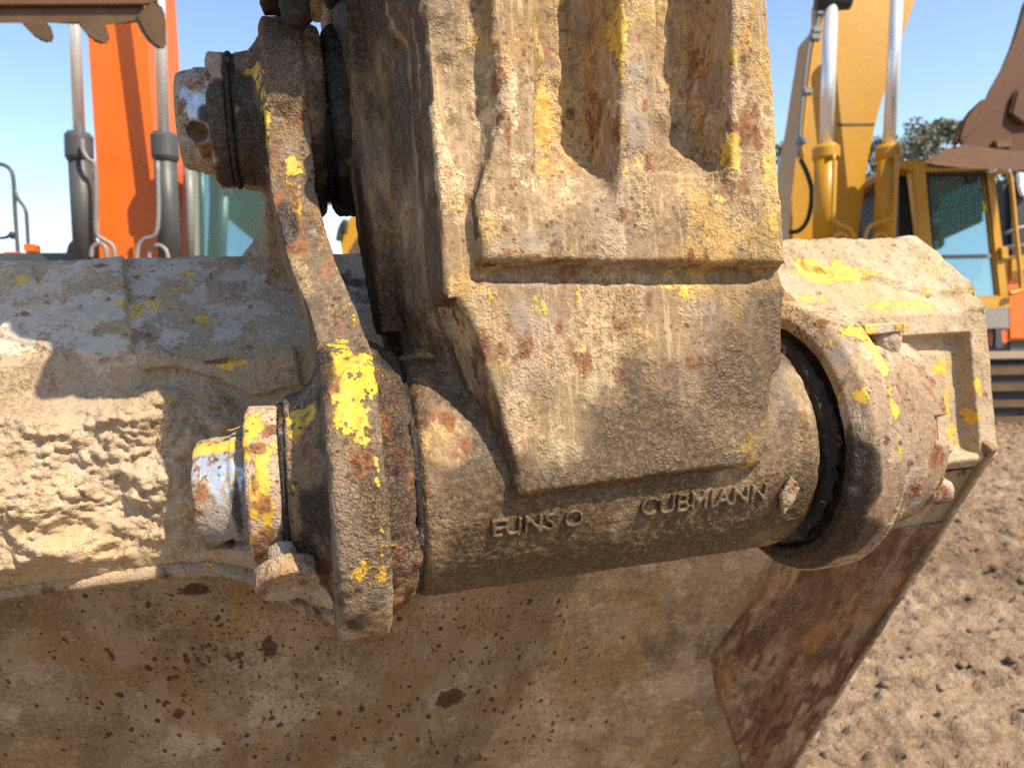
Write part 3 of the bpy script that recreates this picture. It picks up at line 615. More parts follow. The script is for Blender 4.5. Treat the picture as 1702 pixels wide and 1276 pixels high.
# ================================================================== pins
def make_pin(name, label, at, x_head, x_w0, x_w1, rw, x_end, seed, marks_h, marks_w, hole_dir, bolt):
    T = thing(name, label, 'pin', (x_head, *at), 'steel pins of the linkage', True)
    bm = bmesh.new(); lathe(bm, [(x_head, .030), (x_head, .0385), (x_head + .003, .0405), (x_w0 - .012, .0425), (x_w0 - .011, .0445), (x_w0 + .004, .0445), (x_w0 + .004, .03)], at, 96)
    hm = from_bm(bm); ho = bpy.data.objects.new('h', hm); sc.collection.objects.link(ho)
    bm = bmesh.new(); hd = Vector(hole_dir).normalized(); c_ = Vector((x_w0 - .011, *at)); tube(bm, [c_ + hd * .025, c_ + hd * .08], .0085, 24)
    km = from_bm(bm); ko = bpy.data.objects.new('k', km); sc.collection.objects.link(ko)
    b = ho.modifiers.new('b', 'BOOLEAN'); b.operation = 'DIFFERENCE'; b.object = ko; b.solver = 'EXACT'
    r = ho.modifiers.new('r', 'REMESH'); r.mode = 'VOXEL'; r.voxel_size = .0012
    s = ho.modifiers.new('s', 'SMOOTH'); s.iterations = 2
    dg = bpy.context.evaluated_depsgraph_get(); dg.update(); me = bpy.data.meshes.new_from_object(ho.evaluated_get(dg)); me.shade_smooth()
    bpy.data.objects.remove(ho); bpy.data.objects.remove(ko)
    V = rough_up(me, [(60, .0006, False), (220, .0003, False)], seed); mk(me, blobs(V, marks_h)); part('head', me, M['pin'], T, True)
    me = dense_lathe([(x_w0, .03), (x_w0, rw - .002), (x_w0 + .002, rw), (x_w1 - .0015, rw), (x_w1, rw - .002), (x_w1, .03)], at, .0013); V = rough_up(me, [(60, .0009, False), (220, .0006, False)], seed + 1); mk(me, blobs(V, marks_w)); part('washer', me, M['washer'], T, True)
    for j, dx in enumerate((.0026, .0072)):
        P_ = []
        for k in range(120):
            t = 2 * math.pi * k / 120; rr = rw - .001 - .0015 * j + .0006 * math.sin(5 * t + seed)
            P_.append([(x_w1 + dx + .0027 * math.cos(u), at[0] + (rr + .0027 * math.sin(u)) * math.cos(t), at[1] + (rr + .0027 * math.sin(u)) * math.sin(t)) for u in np.linspace(0, 2 * math.pi, 13)])
        me = grid_mesh(np.array(P_), wrap=True); mk(me, np.zeros((len(me.vertices), 4)))
        part('seal_ring', me, M['rubber'], T, True)
    bm = bmesh.new(); lathe(bm, [(x_w0, .02), (x_w0, .040), (x_end, .040), (x_end, .02)], at, 48); me = from_bm(bm, smooth=True); mk(me, np.zeros((len(me.vertices), 4)))
    part('shaft', me, M['rubber'], T, True)
    if bolt:
        c_ = Vector(bolt); ax = Vector((.10, -.62, -.78)).normalized(); bm = bmesh.new()
        bm.free(); me = dense_lathe([(-.03, .001), (-.03, .010), (-.0145, .010), (-.014, .0205), (-.013, .0215), (-.0015, .0218), (0, .0205), (.0004, .014), (.0004, .0005)], step=.0009)
        V = verts(me); q_ = Vector((1, 0, 0)).rotation_difference(ax).to_matrix(); V = V @ np.array(q_).T + np.array(c_); setv(me, V)
        V = rough_up(me, [(90, .0005, False), (260, .0004, False)], 8); mk(me, np.zeros((len(V), 4)))
        part('retaining_bolt', me, M['bolt'], T, True)
    return T
PL = make_pin('linkage_pin', 'lower pin with blue grey head and round bolt below, in front of muddy bucket beam', (0.0, 0.0), -.242, -.205, -.1825, .063, .30, 21,
         [('G', 350, 770, 34, 40, .9), ('G', 360, 830, 24, 30, .62), ('G', 390, 790, 20, 40, .6), ('Y', 350, 735, 34, 10, 1.0), ('Y', 370, 728, 30, 8, .9), ('R', 324, 770, 8, 30, .8), ('K', 385, 905, 20, 10, .7), ('K', 400, 830, 8, 60, .5)],
         [('Y', 425, 690, 14, 30, .8), ('Y', 412, 700, 8, 50, .7), ('Y', 440, 790, 10, 60, .75), ('Y', 450, 850, 8, 50, .8), ('Y', 425, 830, 8, 40, .5), ('R', 430, 740, 16, 10, .7), ('R', 445, 880, 14, 50, .5), ('R', 430, 920, 10, 30, .5)],
         (0, -.55, -.83), (-.1815, -.070, -.0605))
make_pin('linkage_pin', 'upper pin with drilled grey head standing against the sky', (UY, UZ), -.249, -.222, -.2075, .0565, .02, 25,
         [('G', 322, 165, 22, 26, 1.1), ('G', 310, 150, 16, 20, 1.0), ('G', 335, 150, 24, 14, .8), ('Y', 325, 145, 12, 14, .8), ('Y', 345, 165, 12, 20, .6), ('K', 347, 192, 18, 18, 1.0), ('K', 350, 240, 24, 18, .6), ('R', 350, 260, 16, 12, .6)],
         [('Y', 372, 120, 8, 26, .8), ('Y', 375, 150, 8, 20, .6), ('K', 375, 230, 26, 70, 1.3), ('R', 372, 210, 14, 50, .5), ('K', 372, 180, 16, 40, .8), ('K', 380, 290, 26, 40, 1.2)],
         (.02, -.83, -.5), None)
# curl of peeling paint on the lower pin head
c0 = onY(378, 716, -.02); bm = bmesh.new()
P_ = []
for i in range(9):
    t = i / 8; w = .0045 * (1 - t ** 2)
    P_.append([(c0[0] + .016 * t, -.018 + w * s_, c0[2] + .0005 + .006 * t ** 2.2) for s_ in (-1, 0, 1)])
me = grid_mesh(np.array(P_)); md_v = verts(me); mk(me, np.tile([.9, 0, 0, 0], (len(md_v), 1)))
o = part('paint_curl', me, M['washer'], PL, True); sm = o.modifiers.new('s', 'SOLIDIFY'); sm.thickness = .0006

# the greasy eye between the side link and the casting on the upper pin
RE = thing('rod_eye', 'black greasy cylinder rod eye on the upper pin behind the casting', 'rod eye', (-.1, UY, UZ - .085), rig=True)
bm = bmesh.new(); lathe(bm, [(-.1255, .04), (-.1255, .076), (-.120, .082), (-.02, .083), (-.02, .04)], (UY, UZ), 80)
me = voxel(bm, .0022, 2); V = verts(me); N = norms(me); w1, _, _ = worley(V, 55, 3)
d = .004 * (.4 - ss(0, .8, w1)) * ss(.0, -.07, V[:, 2] - UZ) + .002 * (fbm(V, 50, 4, .6, 2) - .5) * 2; setv(me, V + N * d[:, None]); K = np.zeros((len(V), 4)); K[:, 2] = .55; mk(me, K)
part('eye', me, M['link_dark'], RE, True)
bm = bmesh.new(); lathe(bm, [(-.130, .04), (-.130, .070), (-.122, .070), (-.122, .04)], (UY, UZ), 64)
me = voxel(bm, .0022, 1); V = rough_up(me, [(60, .002, False)], 3); mk(me, np.zeros((len(V), 4))); part('seal_ring', me, M['rubber'], RE, True)

# ================================================================== bucket
BK = thing('bucket', 'mud caked excavator bucket with broad hinge beam behind the linkage', 'bucket', (.1, .9, -1.2), rig=True)
xs = np.arange(-.66, .7525, .0019); nS = 250
prof = np.array([(.62, .245), (.345, .246), (.222, .120), (.220, -.085), (.236, -.098), (.50, -.11)])
seg = np.hypot(*np.diff(prof, axis=0).T); cum = np.r_[0, np.cumsum(seg)]
dens = np.r_[np.linspace(0, cum[1], 14, endpoint=False), np.linspace(cum[1], cum[4], nS), np.linspace(cum[4], cum[5], 12)[1:]]
py_ = np.interp(dens, cum, prof[:, 0]); pz_ = np.interp(dens, cum, prof[:, 1])
for _ in range(3):
    py_[1:-1] = (py_[:-2] + 2 * py_[1:-1] + py_[2:]) / 4; pz_[1:-1] = (pz_[:-2] + 2 * pz_[1:-1] + pz_[2:]) / 4
ty, tz = np.gradient(py_), np.gradient(pz_); tl = np.hypot(ty, tz); ny_, nz_ = tz / tl, -ty / tl    # outward normal
XX, SS = np.meshgrid(xs, np.arange(len(dens)), indexing='ij')
yy = py_[SS].copy(); zz_ = pz_[SS].copy(); sv = dens[SS]
slope = ss(cum[1] + .0, cum[1] + .01, sv) * ss(cum[2] + .004, cum[2] - .004, sv)
face = ss(cum[2] - .01, cum[2] + .012, sv) * ss(cum[3] + .004, cum[3] - .02, sv)
lipz = -.075 * np.exp(-((XX + .14) / .075) ** 2)
low = ss(.02, -.085, zz_); zz_ = zz_ + lipz * low
P3 = np.stack([XX, yy, zz_], -1).reshape(-1, 3); sh = XX.shape
def rs(a): return a.reshape(sh)
left = ss(.05, -.05, XX)
h = rs(.0028 * (fbm(P3, 14, 4, .55, 1) - .5) * 2 + .0013 * (fbm(P3, 70, 4, .6, 2) - .5) * 2)
# left: thick crumbling mud on the front face
w1, w2, cid = worley(P3 + .02 * (np.stack([fbm(P3, 9, 3, .5, k) for k in (4, 5, 6)], -1) - .5), 17, 3); w1b, w2b, _ = worley(P3, 52, 9); w1c, _, _ = worley(P3, 120, 12)
mudz = ss(.10, .055, zz_ + .02 * rs(fbm(P3, 12, 3, .5, 7) - .5) + .045 * ss(-.26, -.20, XX)) * ss(-.098, -.060, zz_ - lipz * low) * left
big = rs(fbm(P3, 6, 4, .55, 11)); ridg = rs(fbm(P3, 16, 5, .6, 13, True))
terr = rs(fbm(P3 * np.array([.7, 1, 1.3]), 11, 5, .6, 15)); terr = terr * 14; terr = (np.floor(terr) + ss(.55, .95, terr - np.floor(terr))) / 14
T = mudz * (.007 + .045 * (big - .34) + .040 * (terr - .42) + .018 * (ridg - .5) + .016 * rs(ss(.85, .1, w1)) * rs(ss(.44, .56, fbm(P3, 8, 3, .5, 17))) + .009 * rs(ss(.8, .1, w1b)) * rs(ss(.42, .58, fbm(P3, 20, 3, .5, 18))))
T = np.maximum(T, 0)
T = T * (1 - .12 * ss(-.30, -.20, XX)); h = h + T + mudz * rs(.011 * (fbm(P3, 60, 5, .72, 19) - .5)) + .005 * mudz * rs(ss(.75, .15, w1c) * ss(.45, .6, fbm(P3, 26, 3, .5, 27))) - .004 * mudz * rs(ss(.10, .0, w2 - w1) * ss(.45, .6, fbm(P3, 10, 3, .5, 25)))
h = h + .020 * mudz * ss(-.30, -.42, XX) * ss(.08, .0, zz_)
# broken slabs of dried mud on the sloping top
slopeYZ = lambda px, py: min((onY(px, py, y) for y in np.linspace(.2, .36, 161)), key=lambda p: abs((p[1] - .222) - (p[2] - .12) * (.123 / .126)))
def poly_mask(pts, wob=.014, seed=0, soft=.0014):
    q = np.array([[slopeYZ(*p)[0], slopeYZ(*p)[2]] for p in pts]) if pts else None
    x = P3[:, 0] + wob * (fbm(P3, 30, 4, .6, seed) - .5); z = P3[:, 2] + wob * (fbm(P3, 30, 4, .6, seed + 5) - .5)
    inside = np.zeros(len(P3), bool); dist = np.full(len(P3), 9.0); n_ = len(q)
    for i in range(n_):
        (x1, z1), (x2, z2) = q[i], q[(i + 1) % n_]
        c_ = ((z1 > z) != (z2 > z)) & (x < (x2 - x1) * (z - z1) / (z2 - z1 + 1e-12) + x1); inside ^= c_
        dx, dz = x2 - x1, z2 - z1; t = np.clip(((x - x1) * dx + (z - z1) * dz) / (dx * dx + dz * dz + 1e-12), 0, 1)
        dist = np.minimum(dist, np.hypot(x - x1 - t * dx, z - z1 - t * dz))
    return rs(ss(-soft, soft, np.where(inside, dist, -dist)))
slab1 = poly_mask([(62, 478), (90, 452), (205, 432), (214, 500), (222, 560), (220, 592), (165, 604), (110, 592), (128, 545), (112, 505)], seed=2)
slab2 = poly_mask([(225, 588), (260, 585), (330, 600), (420, 596), (490, 575), (500, 640), (420, 655), (360, 632), (300, 612), (240, 618)], seed=3)
slab3 = poly_mask([(0, 445), (60, 440), (70, 480), (112, 505), (128, 545), (108, 600), (0, 560)], seed=4)
h = h + left * (.0095 * slab1 + .010 * slab2 + .004 * slab3)
h = h + left * slope * .002 * rs(fbm(P3, 35, 4, .6, 23) - .5)
# right: end rim, recess, inner panel and the crust on the top edge
rim = ss(.722, .728, XX); rz = ss(.085, .092, zz_)
rec = face * ss(.36, .38, XX) * (1 - rim) * (1 - rz) * ss(-.082, -.074, zz_)
panel = ss(.694, .688, XX) * ss(.070, .064, zz_) * ss(-.075, -.07, zz_)
h = h - rec * (.022 - .015 * panel)
rimS = slope * ss(.715, .735, XX); h = h + .006 * rimS
crust = slope * ss(.2, .3, XX) * ss(0, .012, zz_ - (.19 - .055 * ss(.50, .73, XX) + .012 * rs(fbm(P3, 22, 4, .6, 29) - .5) * 2))
h = h + crust * (.007 + .008 * rs(fbm(P3, 28, 5, .6, 31) - .5) * 2)
wtop = ss(.02, 0, np.abs(sv - cum[1])); h = h - wtop * .004 * rs(fbm(P3, 25, 4, .6, 33))
Yb = yy + ny_[SS] * h; Zb = zz_ + nz_[SS] * h
Pb = np.stack([XX + .003 * left * rs(fbm(P3, 60, 3, .5, 41) - .5), Yb, Zb], -1)
me = grid_mesh(Pb, 'beam'); V = verts(me); N = norms(me)
if N[len(N) // 2][1] > 0: me.flip_normals()
K = blobs(V, [('Y', 30, 440, 40, 7, .62), ('Y', 35, 460, 10, 24, .7), ('Y', 90, 445, 40, 10, .6), ('Y', 270, 438, 50, 8, .6), ('Y', 250, 450, 30, 20, .55), ('Y', 340, 446, 40, 12, .5), ('Y', 262, 495, 12, 22, .66), ('Y', 310, 525, 12, 10, .8), ('Y', 340, 525, 14, 12, .8), ('Y', 232, 500, 16, 30, .5),
              ('Y', 305, 560, 12, 10, .6), ('Y', 400, 560, 16, 12, .55), ('Y', 428, 555, 20, 20, .5), ('Y', 390, 603, 34, 10, .75), ('Y', 300, 480, 12, 20, .5), ('Y', 425, 520, 8, 8, .7), ('Y', 345, 485, 20, 8, .5),
              ('Y', 1380, 445, 54, 26, 1.2), ('Y', 1340, 445, 28, 30, 1.05), ('Y', 1345, 485, 30, 26, .95), ('Y', 1420, 445, 30, 16, .8), ('Y', 1450, 480, 30, 14, .5), ('Y', 1490, 500, 60, 12, .75), ('Y', 1560, 475, 30, 14, .85), ('Y', 1590, 480, 34, 18, 1.15), ('Y', 1610, 490, 14, 16, .6), ('Y', 1540, 500, 20, 14, .6),
              ('Y', 1570, 615, 28, 9, 1.2), ('Y', 1590, 610, 24, 8, .8), ('Y', 1582, 680, 10, 64, 1.2), ('Y', 1595, 730, 14, 26, .85), ('Y', 1612, 690, 8, 14, .8), ('Y', 1620, 640, 10, 26, .5),
              ('G', 1585, 690, 5, 60, .6), ('K', 1615, 630, 14, 30, .4), ('R', 1640, 620, 8, 90, .42), ('R', 1570, 768, 50, 6, .6),
              ('R', 375, 592, 40, 6, .9), ('K', 330, 583, 16, 9, .8), ('K', 455, 625, 50, 24, .5), ('K', 590, 450, 60, 30, .66), ('K', 580, 500, 60, 60, .5),  # last two K marks: black lumps and painted shade behind the side link
              ('G', 155, 500, 60, 60, 1.1), ('G', 170, 570, 50, 40, 1.0), ('G', 320, 500, 150, 60, .75), ('G', 440, 480, 60, 60, .6), ('G', 190, 600, 40, 20, .7), ('G', 40, 490, 60, 40, .5), ('G', 470, 600, 40, 30, .4)])
Vx = V; lf_ = ss(.05, -.05, Vx[:, 0]) * ss(.115, .135, Vx[:, 2]); K[:, 3] = np.maximum(K[:, 3], .72 * lf_); mk(me, K); part('hinge_beam', me, M['mud_beam'], BK, True)
# end plate closing the beam
bm = bmesh.new(); ring = [(Pb[-1, k, 1], Pb[-1, k, 2]) for k in range(14, len(dens) - 12, 6)]
ring += [(.50, -.11), (.62, .24)]
prism(bm, [(.7515, y, z) for y, z in ring], (.004, 0, 0)); me = from_bm(bm); mk(me, np.zeros((len(me.vertices), 4)))
part('end_plate', me, M['mud_beam'], BK, True)
# lip plate edge under the mud
zlip = lambda x: -.075 * math.exp(-((x + .14) / .075) ** 2)
P_ = []
for x in np.arange(-.66, .10, .004):
    z = zlip(x) - .090; P_.append([(x, .222, z + .004), (x, .214, z), (x, .213, z - .009), (x, .217, z - .013), (x, .30, z - .013), (x, .30, z + .004)])
me = grid_mesh(np.array(P_)); V = rough_up(me, [(60, .001, False)], 5); K = np.zeros((len(V), 4)); K[:, 1] = .30; mk(me, K)
part('lip_plate', me, M['mud'], BK, True)
# wrapper sheet sloping away below
nu, nv = 620, 420
us = np.linspace(-.75, .735, nu); tv = np.linspace(0, 1, nv)
wy = .236 + .50 * tv + .25 * np.maximum(tv - .9, 0); wz = -.10 - .66 * tv; s2 = tv * 1.45
wy = .236 + .50 * s2; wz = -.10 - .66 * s2 - .06 * np.maximum(s2 - 1, 0)
U, Vv = np.meshgrid(us, np.arange(nv), indexing='ij'); P3w = np.stack([U, wy[Vv], wz[Vv]], -1).reshape(-1, 3)
hh = .004 * (fbm(P3w, 4, 4, .5, 51) - .5) * 2 + .0012 * (fbm(P3w, 40, 3, .5, 52) - .5) - .018 * ss(.735, .60, P3w[:, 0]) * 0
P3w[:, 1] -= .8 * hh; P3w[:, 2] -= .6 * hh
me = grid_mesh(P3w.reshape(nu, nv, 3)); V = verts(me)
L = [('R', 752, 1165, 24, 22, 1.6), ('R', 330, 985, 28, 14, 1.3), ('R', 455, 1085, 12, 26, .8), ('R', 300, 1190, 10, 20, .9), ('R', 390, 1090, 24, 20, .6)]
rr = random.Random(3)
for k in range(1500):
    x = rr.gauss(420, 190) if k % 3 else rr.gauss(860, 110); y = rr.uniform(985, 1270); s_ = 1.3 + 3.6 * rr.random() ** 3.5
    if -60 < x < 1180: L.append(('R', x, y, s_ * rr.uniform(.6, 1.1), s_ * rr.uniform(.8, 2.0), rr.uniform(1.0, 1.6)))
K = blobs(V, L); K[:, 1] = np.maximum(K[:, 1], .34 * ss(.30, .72, V[:, 0]) + .22 * ss(-.2, -.6, V[:, 0])); mk(me, K)
if norms(me)[len(V) // 2][1] > 0: me.flip_normals()
o = part('wrapper', me, M['wrapper'], BK, True)
# side plate and rusty wear plate
W2 = lambda t, n_=0: (.236 + .50 * t - .8 * n_, -.10 - .66 * t - .6 * n_)
bm = bmesh.new(); e = [W2(t, .006) for t in np.linspace(-.05, 1.45, 30)]
prism(bm, [(.731, y, z) for y, z in e] + [(.731, 1.5, e[-1][1]), (.731, 1.5, .2), (.731, .62, .24)], (.016, 0, 0))
me = voxel(bm, .004, 1); V = rough_up(me, [(40, .002, False)], 4); K = np.zeros((len(V), 4)); K[:, 1] = .35; mk(me, K)
part('side_plate', me, M['wrapper'], BK, True)
wp = []
def onW(px, py):
    o_ = -MC.T @ OC; d_ = MC.T @ np.array([(px - 851) / F, (638 - py) / F, 1.0]); nrm = np.array([0, -.797, -.604]); p0 = np.array([0, .236, -.10])
    return o_ + d_ * (((p0 - o_) @ nrm) / (d_ @ nrm))
outl = [onW(*p) for p in [(1292, 905), (1262, 985), (1215, 1050), (1185, 1092), (1192, 1140), (1215, 1210), (1240, 1290), (1262, 1420)]]
nrm = np.array([0, -.797, -.604])
rows = []
for i, p in enumerate(outl):
    t = (p[1] - .236) / .50
    rows.append((p[0], t))
tt = np.linspace(rows[0][1], rows[-1][1], 120); xa = np.interp(tt, [r[1] for r in rows], [r[0] for r in rows])
Pw = []
for t, x in zip(tt, xa):
    x = x + .010 * (vn(np.array([[t * 9, 1.0, 2.0]]), 3)[0] - .5); b = np.array([0, *W2(t)])
    row = [np.array([x - .004, 0, 0]) + b, np.array([x, 0, 0]) + b + nrm * .003]
    for f in np.linspace(.02, 1, 100): row.append(np.array([x + (.7335 - x) * f, 0, 0]) + b + nrm * .0035)
    Pw.append(row)
me = grid_mesh(np.array(Pw)); V = rough_up(me, [(12, .0022, False), (60, .0012, False)], 8); K = blobs(V, [('R', 1330, 1180, 90, 120, .5), ('R', 1270, 1080, 60, 60, .45), ('R', 1380, 1130, 30, 60, .6), ('K', 1300, 1010, 20, 60, .35)]); fx_ = np.clip((V[:, 0] - np.interp((V[:, 1] - .236) / .5, tt, xa)) / .12, 0, 1); K[:, 3] = .55 * (1 - fx_) + .45 * ss(-.30, -.16, V[:, 2]); mk(me, K)
if norms(me)[len(V) // 2][1] > 0: me.flip_normals()
part('wear_plate', me, M['wear'], BK, True, 'dark rust brown wear plate in the corner')
# bucket ear standing on the beam behind the side link
bm = bmesh.new(); prism(bm, [(-.198, .33, .12), (-.196, .30, .20), (-.192, .262, .25), (-.188, .245, .30), (-.186, .30, .345), (-.198, .37, .30), (-.20, .40, .20), (-.20, .40, .12)], (.030, 0, 0))
prism(bm, [(-.235, .335, .215), (-.225, .37, .248), (-.18, .31, .285), (-.18, .29, .19)], (.03, .0, 0))
me = voxel(bm, .003, 8, .5); V = rough_up(me, [(30, .002, False), (100, .001, False)], 9); K = np.zeros((len(V), 4)); K[:, 3] = .2; mk(me, K)
part('ear', me, M['mud'], BK, True)

# dry grass fibres caught on the metal
def fibre(parent, pts, r=.00035):
    bm = bmesh.new(); tube(bm, curve(pts, 5), r, 5); part('dry_fibre', from_bm(bm, smooth=True), M['straw'], parent, True)
M['straw'] = paint('straw', (.62, .50, .30), .8, .1)
a_ = onY(632, 985, -.09); fibre(SL, [(a_[0], -.086, a_[2] + .03), (a_[0] + .002, -.084, a_[2] + .008), (a_[0], -.075, a_[2] - .014), (a_[0] - .008, -.068, a_[2] - .024)], .0005)

# ================================================================== background machines
def C(*p): return Wp(*p)
def pprism(pix, depth, thick, bev=.0, along=None, name='p'):
    """a solid whose near outline is seen at these photo pixels at this distance, running back by thick metres"""
    bm = bmesh.new(); prism(bm, [Wp(x, y, depth) for x, y in pix], Vector(FWD) * thick if along is None else Wp(*along, depth + thick) - Wp(*along, depth))
    if bev: bmesh.ops.bevel(bm, geom=bm.edges[:], offset=bev, segments=2, affect='EDGES', clamp_overlap=True)
    return from_bm(bm, name)
def ptube(pix, r, seg=12, n=6, smooth=True):
    pts = [Wp(*p) for p in pix]
    if n > 1 and len(pts) > 2: pts = curve(pts, n)
    bm = bmesh.new(); tube(bm, pts, r, seg); return from_bm(bm, smooth=smooth)
def wbox(c, sx, sy, sz, bev=.02):
    bm = bmesh.new(); box(bm, c[0] - sx, c[0] + sx, c[1] - sy, c[1] + sy, c[2] - sz, c[2] + sz)
    if bev: bmesh.ops.bevel(bm, geom=bm.edges[:], offset=bev, segments=2, affect='EDGES')
    return from_bm(bm)
M['orange'] = paint('orange_paint', (.68, .135, .006), .4, .2, (.26, .08, .03), 1.6)
M['yellow'] = paint('machine_yellow', (.47, .235, .005), .42, .25, (.19, .088, .012), 1.2)
M['yellow_pale'] = paint('rail_yellow', (.52, .28, .02), .4, .3, (.26, .15, .05), 2.5)
M['charcoal'] = paint('charcoal_paint', (.055, .058, .062), .42, .25, (.12, .11, .10), 3)
M['steel'] = paint('pipe_grey', (.20, .20, .20), .4, .2, (.15, .13, .11), 3)
M['chrome'] = paint('chrome_rod', (.78, .80, .82), .22, .05, (.3, .3, .3), 3, metal=.45)
M['cabgrey'] = paint('cab_grey', (.24, .225, .205), .5, .3, (.18, .16, .13), 3)
M['black'] = paint('black_rubber', (.015, .015, .016), .6, .3, (.06, .05, .04), 4)
M['rusty'] = paint('rusty_bucket_steel', (.078, .027, .008), .75, .4, (.125, .054, .020), 2.2)
M['rusty_pale'] = paint('rusty_worn_edge', (.135, .060, .022), .7, .5, (.07, .028, .010), 3.5)
M['brown'] = paint('brown_bucket_steel', (.085, .046, .014), .6, .5, (.15, .09, .034), 5)
M['tan'] = paint('track_mud', (.33, .26, .18), .85, .5, (.16, .12, .08), 5)
M['white'] = paint('lamp_white', (.8, .8, .76), .3, .05)
M['lime'] = paint('lime_sticker', (.45, .75, .05), .5, .0)
M['glass'] = glass('cab_glass', (.50, .80, .80), .42)
M['glass_dark'] = glass('cab_glass_front', (.38, .64, .58), .62)
M['seat'] = paint('seat_cloth', (.10, .13, .13), .8, .2)

# ---- orange excavator, facing the camera
D = 6.2
OX = thing('excavator', 'bright orange excavator with dark grey boom cylinders standing beyond bucket', 'excavator', Wp(210, 800, D) * 1.0, 'excavators in the yard')
OX.location.z = 0; bpy.context.view_layer.update()
part('boom', pprism([(128, -260), (222, -275), (236, -60), (243, 60), (256, 230), (262, 430), (262, 560), (165, 560), (165, 425), (162, 300), (148, 90), (140, -60)], D, .62, .02), M['orange'], OX)
def cylinder(root, rod, barrel, gland, rr, rb, rg, mb, pipes, mp):
    b = part('cylinder_barrel', ptube(barrel, rb, 24, 1), mb, root)
    part('gland', ptube(gland, rg, 24, 1, False), mb, b)
    part('cylinder_rod', ptube(rod, rr, 20, 1), M['chrome'], root)
    for p in pipes: part('hydraulic_pipe', ptube(p, .017, 8, 5), mp, root)
cylinder(OX, [(112, -200, D - .5), (132, 222, D - .28)], [(131, 226, D - .28), (144, 470, D - .16)], [(131, 219, D - .29), (131, 226, D - .28), (132, 262, D - .27), (132.5, 268, D - .27)], .043, .086, [.075, .103, .103, .088], M['charcoal'],
         [[(137, 232, D - .40), (138, 250, D - .40), (146, 264, D - .39), (158, 276, D - .36), (160, 330, D - .34), (160, 385, D - .3), (172, 398, D - .28), (188, 410, D - .26), (193, 440, D - .26)],
          [(152, 428, D - .3), (154, 412, D - .3), (166, 405, D - .3), (176, 413, D - .3), (178, 432, D - .3)]], M['steel'])
cylinder(OX, [(258, -200, D - .5), (272, 222, D - .28)], [(273, 226, D - .28), (284, 470, D - .16)], [(273, 219, D - .29), (273, 226, D - .28), (275, 262, D - .27), (275, 268, D - .27)], .043, .086, [.075, .103, .103, .088], M['charcoal'],
         [[(262, 268, D - .4), (262, 380, D - .38), (240, 398, D - .36), (230, 410, D - .36), (227, 440, D - .36)],
          [(248, 432, D - .3), (250, 414, D - .3), (264, 408, D - .3), (276, 416, D - .3), (280, 432, D - .3)]], M['steel'])
part('hose', ptube([(150, 298, D + .2), (158, 290, D + .3), (170, 280, D + .4)], .03, 10), M['black'], OX)
part('deck', pprism([(-260, 421), (165, 419), (165, 500), (-260, 500)], D + .1, 1.6, .02), M['charcoal'], OX)
part('tool_box', pprism([(108, 420), (113, 404), (122, 397), (150, 396), (150, 420)], D + .5, .3, .01), M['charcoal'], OX)
hr = part('handrail', ptube([(-70, 272, D + .3), (-10, 272, D + .3), (13, 278, D + .3), (22, 296, D + .3), (25, 350, D + .3), (30, 424, D + .3)], .017, 10), M['charcoal'], OX)
part('brace', ptube([(24, 316, D + .3), (30, 330, D + .3), (42, 348, D + .3), (45, 372, D + .3), (47, 412, D + .3)], .016, 10), M['charcoal'], hr)
part('rail_foot', pprism([(37, 405), (56, 405), (56, 419), (40, 419)], D + .25, .1, .008), M['orange'], OX)
part('rail_foot', pprism([(6, 418), (30, 418), (30, 423), (6, 423)], D + .25, .1, .004), M['orange'], OX)
part('mirror_bracket', ptube([(-30, 398, D + .3), (8, 395, D + .3), (18, 390, D + .3), (22, 396, D + .3)], [.012] * 6 + [.014] * 6 + [.03] * 4 + [.02] * 3, 10), M['black'], OX)
# its cab
Dc = 6.5
part('cab_post', pprism([(303, 268), (325, 270), (327, 470), (303, 470)], Dc - .05, .1, .015), M['cabgrey'], OX)
part('cab_post', ptube([(314, 272, Dc - .12), (316, 330, Dc - .12), (316, 440, Dc - .12)], .034, 14, 1), M['steel'], OX)
part('cab_post', pprism([(484, 262), (500, 262), (505, 470), (490, 470)], Dc - .05, .1, .015), M['cabgrey'], OX)
part('cab_roof', pprism([(298, 252), (505, 240), (508, 262), (300, 274)], Dc - .08, 1.7, .04), M['cabgrey'], OX)
wf = part('windscreen', pprism([(327, 276), (486, 264), (490, 470), (327, 470)], Dc - .01, .012), M['glass_dark'], OX)
part('window_bar', pprism([(327, 322), (486, 316), (486, 326), (327, 330)], Dc + .02, .04), M['cabgrey'], OX)
part('rear_window', pprism([(362, 322), (452, 318), (456, 470), (362, 470)], Dc + 1.5, .012), M['glass'], OX)
part('cab_rear_wall', pprism([(312, 262), (362, 260), (362, 470), (312, 470)], Dc + 1.52, .05), M['charcoal'], OX)
part('seat', pprism([(392, 352), (402, 336), (436, 334), (448, 350), (452, 470), (388, 470)], Dc + .7, .18, .05), M['seat'], OX)
part('house', pprism([(-330, 502), (520, 472), (520, 590), (-330, 600)], D + .3, 2.6, .05), M['orange'], OX)
for x0, x1 in ((-330, -160), (360, 520)):
    part('track', pprism([(x0, 592), (x1, 590), (x1, 742), (x0, 748)], D - .3, 3.6, .12), M['tan'], OX)

